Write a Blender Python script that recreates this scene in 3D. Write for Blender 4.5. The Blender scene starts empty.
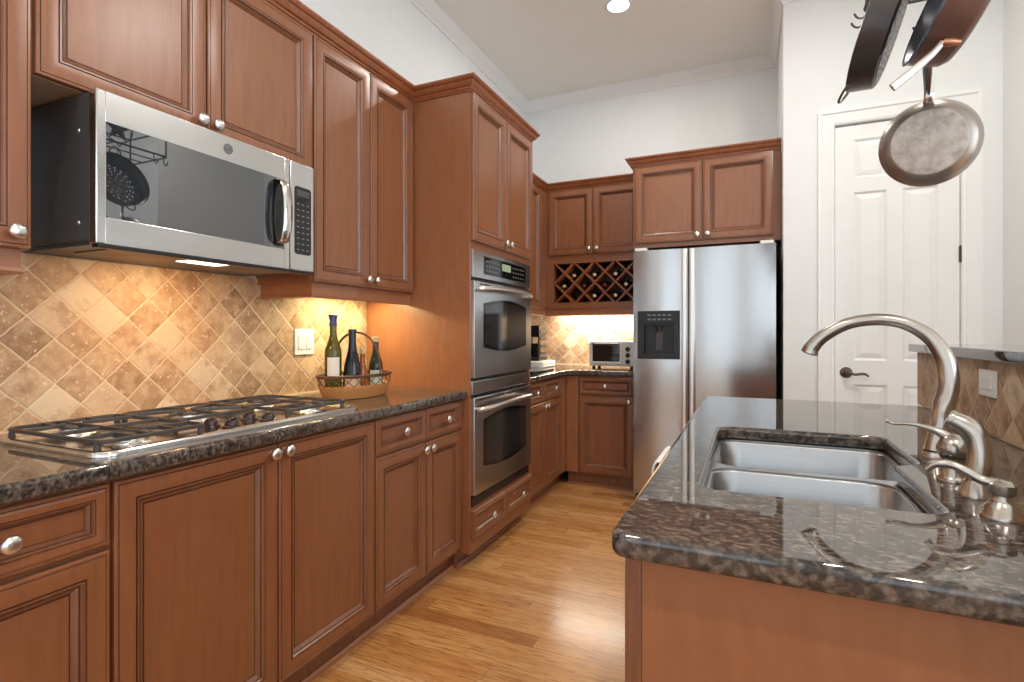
import bpy, bmesh, math, random
from mathutils import Vector, Matrix
random.seed(7)
C = bpy.context
SC = C.scene
COL = SC.collection
PI = math.pi
R = math.radians

# ------------------------------------------------------------------ camera, light, exposure
EYE = 1.207
cam_d = bpy.data.cameras.new('camera')
cam_d.sensor_width = 36.0
cam_d.lens = 531.0 / 1024.0 * 36.0
cam_d.shift_y = -8.5 / 1024.0
cam_d.clip_start = 0.02
cam = bpy.data.objects.new('camera', cam_d)
COL.objects.link(cam)
cam.location = (0, 0, EYE)
cam.rotation_euler = (R(90), 0, R(24.2))
SC.camera = cam

vs = SC.view_settings
SC.display_settings.display_device = 'sRGB'
vs.view_transform = 'Standard'
vs.look = 'None'
vs.exposure = 0.22
vs.gamma = 1.0
vs.use_curve_mapping = False

world = bpy.data.worlds.new('sky')
SC.world = world
world.use_nodes = True
bg = world.node_tree.nodes['Background']
bg.inputs[0].default_value = (0.80, 0.90, 1.0, 1)
bg.inputs[1].default_value = 1.6

def area(name, loc, rot, sx, sy, power, color=(1, 1, 1), shape='RECTANGLE', spread=None):
    d = bpy.data.lights.new(name, 'AREA')
    d.shape = shape
    d.size = sx
    if shape in ('RECTANGLE', 'ELLIPSE'):
        d.size_y = sy
    d.energy = power
    d.color = color
    if spread:
        d.spread = spread
    o = bpy.data.objects.new(name, d)
    o.location = loc
    o.rotation_euler = rot
    COL.objects.link(o)
    return o

CEIL = 3.38
XL, YB, YP, XA, XR2 = -1.955, 4.66, 3.78, 0.19, 1.27     # wall planes
XR, YR = 4.3, -3.4
COOL = (0.86, 0.935, 1.0)
DAY_R, DAY_B = 40, 185
# daylight lamps added at unseen windows to light the room (right wall and the wall behind the viewer)
WIN_R = [(-2.3, -0.7), (-0.2, 1.4)]
WIN_B = [(-1.5, -0.1), (0.5, 1.9), (2.5, 3.9)]
for (a, b) in WIN_R:
    area('daylight', (XR + 0.02, (a + b) / 2, 1.75), (R(90), 0, R(90)), b - a, 2.5, DAY_R, COOL)
for (a, b) in WIN_B:
    area('daylight', ((a + b) / 2, YR - 0.02, 1.75), (R(90), 0, R(180)), b - a, 2.5, DAY_B, COOL)

# ------------------------------------------------------------------ materials
def srgb(r, g, b):
    f = lambda c: (c / 255 / 12.92) if c / 255 <= 0.04045 else ((c / 255 + 0.055) / 1.055) ** 2.4
    return (f(r), f(g), f(b), 1)

class NT:
    def __init__(s, name):
        s.m = bpy.data.materials.new(name)
        s.m.use_nodes = True
        s.t = s.m.node_tree
        s.b = s.t.nodes['Principled BSDF']
        s._tc = None
    def n(s, typ, **kw):
        nd = s.t.nodes.new(typ)
        for k, v in kw.items():
            setattr(nd, k, v)
        return nd
    def l(s, a, b):
        s.t.links.new(a, b)
    def tc(s):
        if not s._tc:
            s._tc = s.n('ShaderNodeTexCoord')
        return s._tc.outputs['Object']
    def mapping(s, scale=(1, 1, 1), rot=(0, 0, 0), src=None):
        mp = s.n('ShaderNodeMapping')
        mp.inputs['Scale'].default_value = scale
        mp.inputs['Rotation'].default_value = rot
        s.l(src or s.tc(), mp.inputs['Vector'])
        return mp.outputs[0]
    def noise(s, vec, scale, detail=3, rough=0.5, dist=0.0):
        nz = s.n('ShaderNodeTexNoise')
        nz.inputs['Scale'].default_value = scale
        nz.inputs['Detail'].default_value = detail
        nz.inputs['Roughness'].default_value = rough
        nz.inputs['Distortion'].default_value = dist
        s.l(vec, nz.inputs['Vector'])
        return nz.outputs['Fac']
    def vor(s, vec, scale, out='Distance', feature='F1'):
        v = s.n('ShaderNodeTexVoronoi', feature=feature)
        v.inputs['Scale'].default_value = scale
        s.l(vec, v.inputs['Vector'])
        return v.outputs[out]
    def ramp(s, fac, stops, interp='LINEAR'):
        r = s.n('ShaderNodeValToRGB')
        r.color_ramp.interpolation = interp
        el = r.color_ramp.elements
        while len(el) < len(stops):
            el.new(0.5)
        for e, (p, c) in zip(el, stops):
            e.position = p
            e.color = c if len(c) == 4 else (*c, 1)
        s.l(fac, r.inputs['Fac'])
        return r.outputs['Color']
    def math(s, op, a, b=None, clamp=False):
        m = s.n('ShaderNodeMath', operation=op)
        m.use_clamp = clamp
        for i, x in enumerate((a, b)):
            if x is None:
                continue
            if isinstance(x, (int, float)):
                m.inputs[i].default_value = x
            else:
                s.l(x, m.inputs[i])
        return m.outputs[0]
    def mix(s, fac, a, b, blend='MIX'):
        m = s.n('ShaderNodeMix', data_type='RGBA', blend_type=blend)
        for sock, x in ((m.inputs[0], fac), (m.inputs[6], a), (m.inputs[7], b)):
            if isinstance(x, (int, float)):
                sock.default_value = x
            elif isinstance(x, tuple):
                sock.default_value = x
            else:
                s.l(x, sock)
        return m.outputs[2]
    def bump(s, h, strength=0.2, dist=0.002):
        b = s.n('ShaderNodeBump')
        b.inputs['Strength'].default_value = strength
        b.inputs['Distance'].default_value = dist
        s.l(h, b.inputs['Height'])
        s.l(b.outputs[0], s.b.inputs['Normal'])
    def set(s, **kw):
        for k, v in kw.items():
            k = k.replace('_', ' ')
            if hasattr(v, 'is_linked') or hasattr(v, 'links'):
                s.l(v, s.b.inputs[k])
            else:
                s.b.inputs[k].default_value = v
        return s.m

def plain(name, col, rough=0.5, metal=0.0, var=0.05, **kw):
    """A single-colour material with a faint procedural mottling."""
    t = NT(name)
    f = t.noise(t.tc(), 9.0, 2)
    d = tuple(c * (1 - var) for c in col[:3]) + (1,)
    u = tuple(min(1, c * (1 + var)) for c in col[:3]) + (1,)
    t.set(Base_Color=t.ramp(f, [(0.3, d), (0.7, u)]), Roughness=rough, Metallic=metal)
    for k, v in kw.items():
        t.set(**{k: v})
    return t.m

def wood_mat(name, light, mid, dark, rough=0.34, scale=(11, 11, 1.1), coat=0.5):
    t = NT(name)
    v = t.mapping(scale)
    g = t.noise(v, 5.0, 5, 0.6, 0.4)
    bl = t.noise(t.mapping((1.6, 1.6, 0.8)), 2.2, 2)
    c = t.ramp(g, [(0.28, dark), (0.5, mid), (0.75, light)])
    c = t.mix(t.math('MULTIPLY', t.math('SUBTRACT', bl, 0.35, True), 0.9), c, dark, 'MIX')
    t.bump(g, 0.05, 0.001)
    return t.set(Base_Color=c, Roughness=rough, Coat_Weight=coat, Coat_Roughness=0.3)

M = {}
M['wood'] = wood_mat('stained_cherry', srgb(146, 92, 59), srgb(138, 85, 53), srgb(127, 76, 46))
M['panel_wood'] = wood_mat('cherry_veneer', srgb(160, 103, 66), srgb(153, 96, 61), srgb(144, 89, 55), scale=(7, 7, 1.5))
M['glaze'] = plain('dark_glaze', srgb(70, 41, 27), 0.45)
M['bead'] = wood_mat('molding_wood', srgb(142, 91, 60), srgb(130, 80, 52), srgb(108, 64, 42))
M['crown'] = wood_mat('crown_wood', srgb(166, 100, 60), srgb(148, 85, 49), srgb(120, 66, 38))
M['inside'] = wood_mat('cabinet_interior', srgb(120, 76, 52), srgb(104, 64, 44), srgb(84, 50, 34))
M['maple'] = wood_mat('pale_maple', srgb(206, 182, 154), srgb(196, 170, 142), srgb(182, 156, 128))
M['filter'] = plain('grease_filter_mesh', srgb(128, 112, 98), 0.5, 0.6, 0.2)
M['paint'] = plain('wall_paint', srgb(228, 231, 232), 0.6, var=0.008)
M['ceiling'] = plain('ceiling_paint', srgb(244, 248, 242), 0.7, var=0.008)
M['trim'] = plain('trim_paint', srgb(235, 237, 237), 0.38, var=0.01)
M['white'] = plain('white_plastic', srgb(232, 230, 222), 0.35, var=0.01)
M['switch'] = plain('switch_plastic', srgb(240, 240, 238), 0.3, var=0.01)
M['black'] = plain('black_plastic', srgb(24, 24, 26), 0.35)
M['knob'] = plain('dark_burgundy_knob', srgb(52, 34, 34), 0.25)
M['dark_grey'] = plain('dark_grey_metal', srgb(78, 76, 76), 0.42, 0.2)
M['iron'] = plain('cast_iron', srgb(66, 60, 57), 0.45, 0.1)
M['black_glass'] = plain('black_glass', srgb(16, 17, 19), 0.06)
M['mid_glass'] = plain('smoked_glass', srgb(40, 45, 49), 0.012, IOR=2.4)
M['oven_glass'] = plain('oven_window_glass', srgb(44, 41, 39), 0.07, Specular_IOR_Level=0.8)
M['key'] = plain('key_marks', srgb(118, 120, 122), 0.5)
M['shadow_gap'] = plain('gap_shade', srgb(18, 17, 17), 0.6)  # near-black standing in for shade in gaps; not assigned

def steel(name, col, rough, along, metal=1.0, bump=0.03):
    t = NT(name)
    sc = {'x': (1.2, 160, 160), 'y': (160, 1.2, 160), 'z': (160, 160, 1.2)}[along]
    g = t.noise(t.mapping(sc), 3.0, 3)
    lo = tuple(c * 0.93 for c in col[:3]) + (1,)
    t.bump(g, bump, 0.0005)
    return t.set(Base_Color=t.ramp(g, [(0.3, lo), (0.7, col)]), Metallic=metal, Roughness=rough)
M['steel'] = steel('brushed_steel', (0.60, 0.595, 0.585, 1), 0.24, 'x', bump=0.10)
M['steel_v'] = steel('brushed_steel_upright', (0.53, 0.52, 0.51, 1), 0.18, 'z', bump=0.14)
M['sink'] = steel('sink_steel', (0.47, 0.475, 0.485, 1), 0.30, 'x')
M['chrome'] = steel('polished_steel', (0.72, 0.71, 0.69, 1), 0.12, 'x', bump=0.01)
M['nickel'] = steel('brushed_nickel', (0.52, 0.47, 0.42, 1), 0.25, 'z')
M['satin'] = steel('satin_nickel', (0.78, 0.75, 0.71, 1), 0.28, 'x')
M['bronze'] = plain('aged_bronze', srgb(92, 80, 72), 0.35, 0.8)
M['pan_out'] = plain('bronze_pan_outside', srgb(106, 78, 68), 0.36, 0.3, 0.12)
M['pan_in'] = plain('nonstick_coating', srgb(58, 58, 66), 0.3, 0.1)
M['gun'] = plain('gunmetal', srgb(80, 73, 73), 0.33, 0.5, 0.14)
M['pan_rim'] = plain('blued_steel_rim', srgb(98, 112, 132), 0.25, 0.8)
M['copper'] = plain('copper_rivet_plate', srgb(190, 140, 112), 0.3, 0.8)

def pan_bottom():
    t = NT('worn_pan_bottom')
    f = t.noise(t.tc(), 28.0, 5, 0.65)
    g = t.noise(t.tc(), 6.0, 3)
    c = t.ramp(f, [(0.3, srgb(160, 152, 142)), (0.6, srgb(214, 211, 205))])
    c = t.mix(t.math('MULTIPLY', g, 0.5), c, srgb(176, 150, 128))
    return t.set(Base_Color=c, Roughness=0.45, Metallic=0.35)
M['pan_bottom'] = pan_bottom()
M['pan_side'] = plain('heat_stained_pan_side', srgb(158, 150, 142), 0.34, 0.8, 0.10)

def granite():
    t = NT('brown_granite')
    v = t.mapping((1, 1, 1))
    warp = t.mapping((1.0, 1.7, 1.2), (0.3, 0.2, 0.5))
    a = t.noise(warp, 42.0, 6, 0.72, 0.9)
    cell = t.vor(t.mapping((1, 1.4, 1)), 120.0, 'Color', 'SMOOTH_F1')
    sep = t.n('ShaderNodeSeparateColor')
    t.l(cell, sep.inputs[0])
    k = t.math('ADD', t.math('MULTIPLY', sep.outputs[0], 0.34), t.math('MULTIPLY', a, 0.72))
    c = t.ramp(k, [(0.34, srgb(40, 38, 39)), (0.45, srgb(60, 55, 52)), (0.53, srgb(92, 81, 72)),
                   (0.64, srgb(114, 102, 93)), (0.78, srgb(142, 132, 124))])
    big = t.noise(v, 7.0, 3)
    c = t.mix(t.math('MULTIPLY', t.math('SUBTRACT', big, 0.45, True), 1.6, True), c, srgb(74, 58, 48))
    fine = t.noise(v, 230.0, 2)
    c = t.mix(t.math('MULTIPLY', t.math('SUBTRACT', fine, 0.52, True), 2.0, True), c, srgb(20, 19, 22))
    return t.set(Base_Color=c, Roughness=0.03, IOR=1.7)
M['granite'] = granite()

def tile_mat(name, axis, a0, z0, diag=0.138):
    """Tumbled stone tiles set on the diagonal; axis is the horizontal direction of the wall."""
    t = NT(name)
    sx = t.n('ShaderNodeSeparateXYZ')
    t.l(t.tc(), sx.inputs[0])
    h = t.math('SUBTRACT', sx.outputs[axis], a0)
    z = t.math('SUBTRACT', sx.outputs['Z'], z0)
    wob = t.noise(t.tc(), 30.0, 2)
    wob = t.math('MULTIPLY', t.math('SUBTRACT', wob, 0.5), 0.006)
    a = t.math('ADD', t.math('DIVIDE', t.math('ADD', t.math('ADD', h, z), wob), diag), 50.0)
    b = t.math('ADD', t.math('DIVIDE', t.math('ADD', t.math('SUBTRACT', h, z), wob), diag), 50.0)
    fa, fb = t.math('FRACT', a), t.math('FRACT', b)
    ma = t.math('MINIMUM', fa, t.math('SUBTRACT', 1.0, fa))
    mb = t.math('MINIMUM', fb, t.math('SUBTRACT', 1.0, fb))
    edge = t.math('MINIMUM', ma, mb)
    cmb = t.n('ShaderNodeCombineXYZ')
    t.l(t.math('FLOOR', a), cmb.inputs[0])
    t.l(t.math('FLOOR', b), cmb.inputs[1])
    wn = t.n('ShaderNodeTexWhiteNoise', noise_dimensions='2D')
    t.l(cmb.outputs[0], wn.inputs['Vector'])
    base = t.ramp(wn.outputs['Value'], [(0.0, srgb(158, 122, 92)), (0.22, srgb(190, 154, 120)), (0.45, srgb(176, 138, 104)),
                                         (0.62, srgb(204, 174, 142)), (0.8, srgb(148, 112, 82)), (1.0, srgb(220, 198, 168))])
    # each tile gets its own piece of the stone
    off = t.n('ShaderNodeVectorMath', operation='MULTIPLY_ADD')
    t.l(wn.outputs['Color'], off.inputs[0])
    off.inputs[1].default_value = (9, 9, 9)
    t.l(t.tc(), off.inputs[2])
    vein = t.noise(off.outputs[0], 26.0, 5, 0.65, 0.6)
    c = t.mix(t.math('MULTIPLY', t.math('SUBTRACT', vein, 0.42, True), 2.0, True), base, srgb(220, 192, 156))
    dk = t.noise(off.outputs[0], 14.0, 3, 0.6)
    c = t.mix(t.math('MULTIPLY', t.math('SUBTRACT', dk, 0.5, True), 3.0, True), c, srgb(132, 92, 60))
    pit = t.noise(off.outputs[0], 75.0, 3, 0.6)
    pits = t.math('GREATER_THAN', pit, 0.645)
    c = t.mix(t.math('MULTIPLY', pits, 0.7), c, srgb(232, 208, 176))
    grout = t.math('LESS_THAN', edge, 0.022)
    c = t.mix(grout, c, srgb(212, 186, 154))
    hgt = t.math('SUBTRACT', t.math('MULTIPLY', t.math('MINIMUM', edge, 0.06), 16.0), t.math('MULTIPLY', pits, 0.25))
    t.bump(hgt, 0.5, 0.004)
    return t.set(Base_Color=c, Roughness=0.5)
M['tile_left'] = tile_mat('tumbled_tile_left', 'Y', 0.84, 1.257)
M['tile_back'] = tile_mat('tumbled_tile_back', 'X', -1.3, 1.12)
M['tile_bar'] = tile_mat('tumbled_tile_bar', 'Y', 2.0, 1.05)
M['grout'] = plain('grout_caulk', srgb(222, 200, 168), 0.6)

def floor_mat():
    t = NT('oak_strip_floor')
    sx = t.n('ShaderNodeSeparateXYZ')
    t.l(t.tc(), sx.inputs[0])
    row = t.math('FLOOR', t.math('DIVIDE', sx.outputs['Y'], 0.082))
    wn = t.n('ShaderNodeTexWhiteNoise', noise_dimensions='1D')
    t.l(row, wn.inputs['W'])
    along = t.math('DIVIDE', t.math('ADD', sx.outputs['X'], t.math('MULTIPLY', wn.outputs['Value'], 3.1)), 0.85)
    cmb = t.n('ShaderNodeCombineXYZ')
    t.l(row, cmb.inputs[0])
    t.l(t.math('FLOOR', along), cmb.inputs[1])
    wn2 = t.n('ShaderNodeTexWhiteNoise', noise_dimensions='2D')
    t.l(cmb.outputs[0], wn2.inputs['Vector'])
    base = t.ramp(wn2.outputs['Value'], [(0, srgb(164, 102, 52)), (0.2, srgb(212, 154, 92)), (0.55, srgb(198, 138, 78)),
                                          (0.8, srgb(218, 166, 110)), (1, srgb(186, 126, 72))])
    off = t.n('ShaderNodeVectorMath', operation='MULTIPLY_ADD')
    t.l(wn2.outputs['Color'], off.inputs[0])
    off.inputs[1].default_value = (7, 7, 0)
    t.l(t.tc(), off.inputs[2])
    st = t.mapping((1.6, 26, 1), src=off.outputs[0])
    gr = t.noise(st, 3.2, 5, 0.62, 1.6)
    c = t.mix(t.math('MULTIPLY', t.math('SUBTRACT', gr, 0.47, True), 4.4, True), base, srgb(140, 82, 38))
    c = t.mix(t.math('MULTIPLY', t.math('SUBTRACT', 0.42, gr, True), 2.2, True), c, srgb(226, 178, 120))
    fy = t.math('FRACT', t.math('DIVIDE', sx.outputs['Y'], 0.082))
    fx = t.math('FRACT', along)
    seam = t.math('MAXIMUM', t.math('LESS_THAN', fy, 0.018), t.math('LESS_THAN', fx, 0.0025))
    c = t.mix(t.math('MULTIPLY', seam, 0.55), c, srgb(110, 66, 34))
    t.bump(t.math('SUBTRACT', 1.0, seam), 0.15, 0.001)
    return t.set(Base_Color=c, Roughness=0.27, Coat_Weight=0.3, Coat_Roughness=0.15)
M['floor'] = floor_mat()

def glass_mat(name, col, trans=0.55, rough=0.04):
    t = NT(name)
    f = t.noise(t.tc(), 12, 1)
    d = tuple(c * 0.92 for c in col[:3]) + (1,)
    return t.set(Base_Color=t.ramp(f, [(0.3, d), (0.7, col)]), Roughness=rough, Transmission_Weight=trans, IOR=1.45)
M['green_glass'] = glass_mat('olive_green_bottle_glass', srgb(104, 100, 18), 0.5)
M['dark_glass'] = glass_mat('near_black_bottle_glass', srgb(26, 26, 34), 0.1)
M['deep_green'] = glass_mat('dark_green_bottle_glass', srgb(42, 48, 30), 0.2)
M['amber'] = glass_mat('amber_oil', srgb(196, 120, 40), 0.5)
M['clear'] = glass_mat('clear_glass', srgb(230, 225, 215), 0.85)
M['label'] = plain('paper_label', srgb(226, 218, 206), 0.6)
M['cream_label'] = plain('cream_label', srgb(230, 198, 160), 0.6, var=0.12)
M['green_label'] = plain('pale_green_label', srgb(196, 214, 192), 0.6, var=0.15)
M['blue'] = plain('blue_stopper', srgb(58, 58, 110), 0.35)
M['cork'] = plain('cork', srgb(206, 180, 140), 0.7, var=0.15)
M['gold'] = plain('gold_foil', srgb(214, 190, 150), 0.3, 0.6)
M['red'] = plain('red_foil', srgb(120, 30, 28), 0.35, 0.3)
M['cloth'] = plain('white_cotton', srgb(236, 236, 234), 0.8)

def wicker():
    t = NT('woven_wicker')
    w = t.n('ShaderNodeTexWave', bands_direction='DIAGONAL')
    w.inputs['Scale'].default_value = 46
    w.inputs['Distortion'].default_value = 2.5
    t.l(t.tc(), w.inputs['Vector'])
    c = t.ramp(w.outputs['Fac'], [(0.1, srgb(150, 88, 40)), (0.6, srgb(206, 140, 74)), (1, srgb(226, 168, 104))])
    t.bump(w.outputs['Fac'], 0.7, 0.004)
    return t.set(Base_Color=c, Roughness=0.6)
M['wicker'] = wicker()
M['cane'] = plain('dark_cane', srgb(104, 66, 44), 0.5, var=0.15)

def emit(name, col, s):
    t = NT(name)
    f = t.noise(t.tc(), 3, 1)
    c = t.ramp(f, [(0, tuple(x * 0.98 for x in col) + (1,)), (1, tuple(col) + (1,))])
    t.set(Base_Color=c, Emission_Color=c, Emission_Strength=s)
    return t.m
M['lamp'] = emit('lit_bulb', (1.0, 0.95, 0.86), 9)
M['hood_lamp'] = emit('lit_hood_lamp', (1.0, 0.86, 0.62), 4)
M['display'] = emit('clock_display', (0.30, 0.36, 0.22), 0.15)

# ------------------------------------------------------------------ mesh helpers
def flatten(me):
    """Large axis-aligned faces shade flat, so rounded arrises do not bend their reflections."""
    for p in me.polygons:
        if max(abs(c) for c in p.normal) > 0.99999 and p.area > 3e-4:
            p.use_smooth = False

class MB:
    def __init__(s):
        s.v, s.f, s.m = [], [], []
    def add(s, verts, faces, mi=0, M4=None):
        o = len(s.v)
        for p in verts:
            p = Vector(p)
            s.v.append(tuple(M4 @ p if M4 else p))
        for i, f in enumerate(faces):
            s.f.append(tuple(o + k for k in f))
            s.m.append(mi[i] if isinstance(mi, list) else mi)
        return s
    def box(s, x0, x1, y0, y1, z0, z1, mi=0, b=0.0, M4=None):
        if x1 < x0: x0, x1 = x1, x0
        if y1 < y0: y0, y1 = y1, y0
        if z1 < z0: z0, z1 = z1, z0
        b = min(b, (x1 - x0) * .45, (y1 - y0) * .45, (z1 - z0) * .45)
        if b <= 0:
            vv = [(x, y, z) for z in (z0, z1) for y in (y0, y1) for x in (x0, x1)]
            ff = [(0, 2, 3, 1), (4, 5, 7, 6), (0, 1, 5, 4), (2, 6, 7, 3), (0, 4, 6, 2), (1, 3, 7, 5)]
            return s.add(vv, ff, mi, M4)
        bm = bmesh.new()
        bmesh.ops.create_cube(bm, size=1.0)
        for v in bm.verts:
            v.co = Vector(((x0 + x1) / 2 + v.co.x * (x1 - x0), (y0 + y1) / 2 + v.co.y * (y1 - y0), (z0 + z1) / 2 + v.co.z * (z1 - z0)))
        bmesh.ops.bevel(bm, geom=list(bm.edges), offset=b, segments=2, profile=0.6, affect='EDGES')
        s.bm(bm, mi, M4)
        return s
    def bm(s, bm, mi=0, M4=None):
        bm.verts.index_update()
        s.add([v.co.copy() for v in bm.verts], [tuple(v.index for v in f.verts) for f in bm.faces], mi, M4)
        bm.free()
    def lathe(s, prof, n=24, mi=0, M4=None, cap0=True, cap1=True, mis=None):
        """Revolve (radius, height) pairs about local z."""
        vv, ff, mm = [], [], []
        for (r, z) in prof:
            for k in range(n):
                a = 2 * PI * k / n
                vv.append((r * math.cos(a), r * math.sin(a), z))
        for i in range(len(prof) - 1):
            for k in range(n):
                k2 = (k + 1) % n
                ff.append((i * n + k, i * n + k2, (i + 1) * n + k2, (i + 1) * n + k))
                mm.append(mis[i] if mis else mi)
        if cap0 and prof[0][0] > 1e-5:
            ff.append(tuple(reversed(range(n)))); mm.append(mis[0] if mis else mi)
        if cap1 and prof[-1][0] > 1e-5:
            ff.append(tuple((len(prof) - 1) * n + k for k in range(n))); mm.append(mis[-1] if mis else mi)
        return s.add(vv, ff, mm, M4)
    def tube(s, pts, rad, n=10, mi=0, closed=False, M4=None, caps=True):
        """Sweep a circle (radius may vary per point) along a polyline, rotation-minimising."""
        P = [Vector(p) for p in pts]
        N = len(P)
        if not isinstance(rad, (list, tuple)):
            rad = [rad] * N
        T = []
        for i in range(N):
            if closed:
                d = P[(i + 1) % N] - P[i - 1]
            else:
                d = P[min(i + 1, N - 1)] - P[max(i - 1, 0)]
            T.append(d.normalized())
        up = Vector((0, 0, 1)) if abs(T[0].z) < 0.9 else Vector((1, 0, 0))
        u = T[0].cross(up).normalized()
        vv, ff = [], []
        for i in range(N):
            if i:
                u = (u - T[i] * u.dot(T[i])).normalized()
            w = T[i].cross(u)
            for k in range(n):
                a = 2 * PI * k / n
                r = rad[i]
                ru, rw = (r if isinstance(r, tuple) else (r, r))
                vv.append(P[i] + u * (ru * math.cos(a)) + w * (rw * math.sin(a)))
        L = N if closed else N - 1
        for i in range(L):
            j = (i + 1) % N
            for k in range(n):
                k2 = (k + 1) % n
                ff.append((i * n + k, i * n + k2, j * n + k2, j * n + k))
        if not closed and caps:
            ff.append(tuple(reversed(range(n))))
            ff.append(tuple((N - 1) * n + k for k in range(n)))
        return s.add(vv, ff, mi, M4)
    def prism(s, poly, y0, y1, mi=0, M4=None, axis='y'):
        """Extrude a polygon given in (x, z) along y (or in (x, y) along z)."""
        n = len(poly)
        P = (lambda a, b, c: (a, c, b)) if axis == 'y' else (lambda a, b, c: (a, b, c))
        vv = [P(a, b, y0) for a, b in poly] + [P(a, b, y1) for a, b in poly]
        ff = [tuple(range(n)), tuple(reversed(range(n, 2 * n)))]
        ff += [(i, n + i, n + (i + 1) % n, (i + 1) % n) for i in range(n)]
        return s.add(vv, ff, mi, M4)
    def rings(s, x0, x1, z0, z1, prof, mis, cap_mi=0, M4=None, back=True):
        """Nested rectangles in the x-z plane: prof = (inset, y) pairs, outermost first."""
        vv, ff, mm = [], [], []
        for (i, y) in prof:
            vv += [(x0 + i, y, z0 + i), (x1 - i, y, z0 + i), (x1 - i, y, z1 - i), (x0 + i, y, z1 - i)]
        for k in range(len(prof) - 1):
            for e in range(4):
                e2 = (e + 1) % 4
                ff.append((4 * k + e, 4 * k + e2, 4 * k + 4 + e2, 4 * k + 4 + e)); mm.append(mis[k])
        k = 4 * (len(prof) - 1)
        ff.append((k, k + 1, k + 2, k + 3)); mm.append(cap_mi)
        if back:
            ff.append((3, 2, 1, 0)); mm.append(0)
        return s.add(vv, ff, mm, M4)
    def sweep(s, path, prof, mi=0, z=0.0, closed=False):
        """Mitred molding: path in plan, prof = closed polygon of (outward, height); outward lies right of the path."""
        P = [Vector((p[0], p[1])) for p in path]
        N, n = len(P), len(prof)
        vv, ff = [], []
        for i in range(N):
            d0 = (P[i] - P[i - 1]).normalized() if i > 0 else None
            d1 = (P[i + 1] - P[i]).normalized() if i < N - 1 else None
            n0 = Vector((d0.y, -d0.x)) if d0 else None
            n1 = Vector((d1.y, -d1.x)) if d1 else None
            if n0 is None: mv = n1
            elif n1 is None: mv = n0
            else: mv = (n0 + n1) / (1 + n0.dot(n1))
            for (o, h) in prof:
                q = P[i] + mv * o
                vv.append((q.x, q.y, z + h))
        for i in range(N - 1):
            for k in range(n):
                k2 = (k + 1) % n
                ff.append((i * n + k, (i + 1) * n + k, (i + 1) * n + k2, i * n + k2))
        ff.append(tuple(range(n)))
        ff.append(tuple(reversed(range((N - 1) * n, N * n))))
        return s.add(vv, ff, mi)
    def mesh(s, name, mats, smooth=True, ang=35):
        me = bpy.data.meshes.new(name)
        me.from_pydata(s.v, [], s.f)
        for m in mats:
            me.materials.append(m)
        for p, mi in zip(me.polygons, s.m):
            p.material_index = mi
        bm = bmesh.new(); bm.from_mesh(me)
        bmesh.ops.recalc_face_normals(bm, faces=bm.faces)
        bm.to_mesh(me); bm.free()
        if smooth:
            me.polygons.foreach_set('use_smooth', [True] * len(me.polygons))
            me.set_sharp_from_angle(angle=R(ang))
            flatten(me)
        me.update()
        return me
    def build(s, name, mats, parent=None, loc=(0, 0, 0), rot=(0, 0, 0), smooth=True, ang=35):
        if not isinstance(mats, (list, tuple)):
            mats = [mats]
        o = bpy.data.objects.new(name, s.mesh(name, mats, smooth, ang))
        COL.objects.link(o)
        o.location = loc
        o.rotation_euler = rot
        if parent:
            o.parent = parent
        return o

def tag(o, label, cat, group=None):
    o['label'] = label; o['category'] = cat
    if group: o['group'] = group
    return o
def empty(name, loc, label, cat, rz=0, group=None):
    o = bpy.data.objects.new(name, None)
    COL.objects.link(o)
    o.empty_display_size = 0.1
    o.location = loc; o.rotation_euler = (0, 0, rz)
    return tag(o, label, cat, group)
def struct(o, label=None, cat=None):
    o['kind'] = 'structure'
    if label: o['label'] = label
    if cat: o['category'] = cat
    return o
def copy_tree(o, parent=None):
    c = o.copy(); COL.objects.link(c)
    if parent: c.parent = parent
    for ch in list(o.children): copy_tree(ch, c)
    return c
def along(d, origin=(0, 0, 0), roll=None):
    """Matrix whose local z runs along d."""
    z = Vector(d).normalized()
    ref = Vector(roll) if roll else (Vector((0, 0, 1)) if abs(z.z) < 0.95 else Vector((0, 1, 0)))
    x = ref.cross(z).normalized(); y = z.cross(x)
    return Matrix.Translation(Vector(origin)) @ Matrix((x, y, z)).transposed().to_4x4()
def arc(cx, cy, r, a0, a1, n):
    return [(cx + r * math.cos(R(a0 + (a1 - a0) * i / n)), cy + r * math.sin(R(a0 + (a1 - a0) * i / n))) for i in range(n + 1)]
def rrect(x0, x1, y0, y1, r, n=5):
    return arc(x1 - r, y1 - r, r, 0, 90, n) + arc(x0 + r, y1 - r, r, 90, 180, n) + arc(x0 + r, y0 + r, r, 180, 270, n) + arc(x1 - r, y0 + r, r, 270, 360, n)
def round_poly(pts, rads, n=5):
    """Round the corners of a polygon."""
    out = []
    N = len(pts)
    for i in range(N):
        p, a, b = Vector(pts[i]), Vector(pts[i - 1]), Vector(pts[(i + 1) % N])
        r = rads[i]
        if r <= 0:
            out.append(tuple(p)); continue
        da, db = (a - p).normalized(), (b - p).normalized()
        h = math.acos(max(-1, min(1, da.dot(db)))) / 2
        d = r / math.tan(h)
        c = p + (da + db).normalized() * (r / math.sin(h))
        s0, s1 = p + da * d - c, p + db * d - c
        a0 = math.atan2(s0.y, s0.x); a1 = math.atan2(s1.y, s1.x)
        while a1 - a0 > PI: a1 -= 2 * PI
        while a1 - a0 < -PI: a1 += 2 * PI
        out += [(c.x + r * math.cos(a0 + (a1 - a0) * k / n), c.y + r * math.sin(a0 + (a1 - a0) * k / n)) for k in range(n + 1)]
    return out
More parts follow.
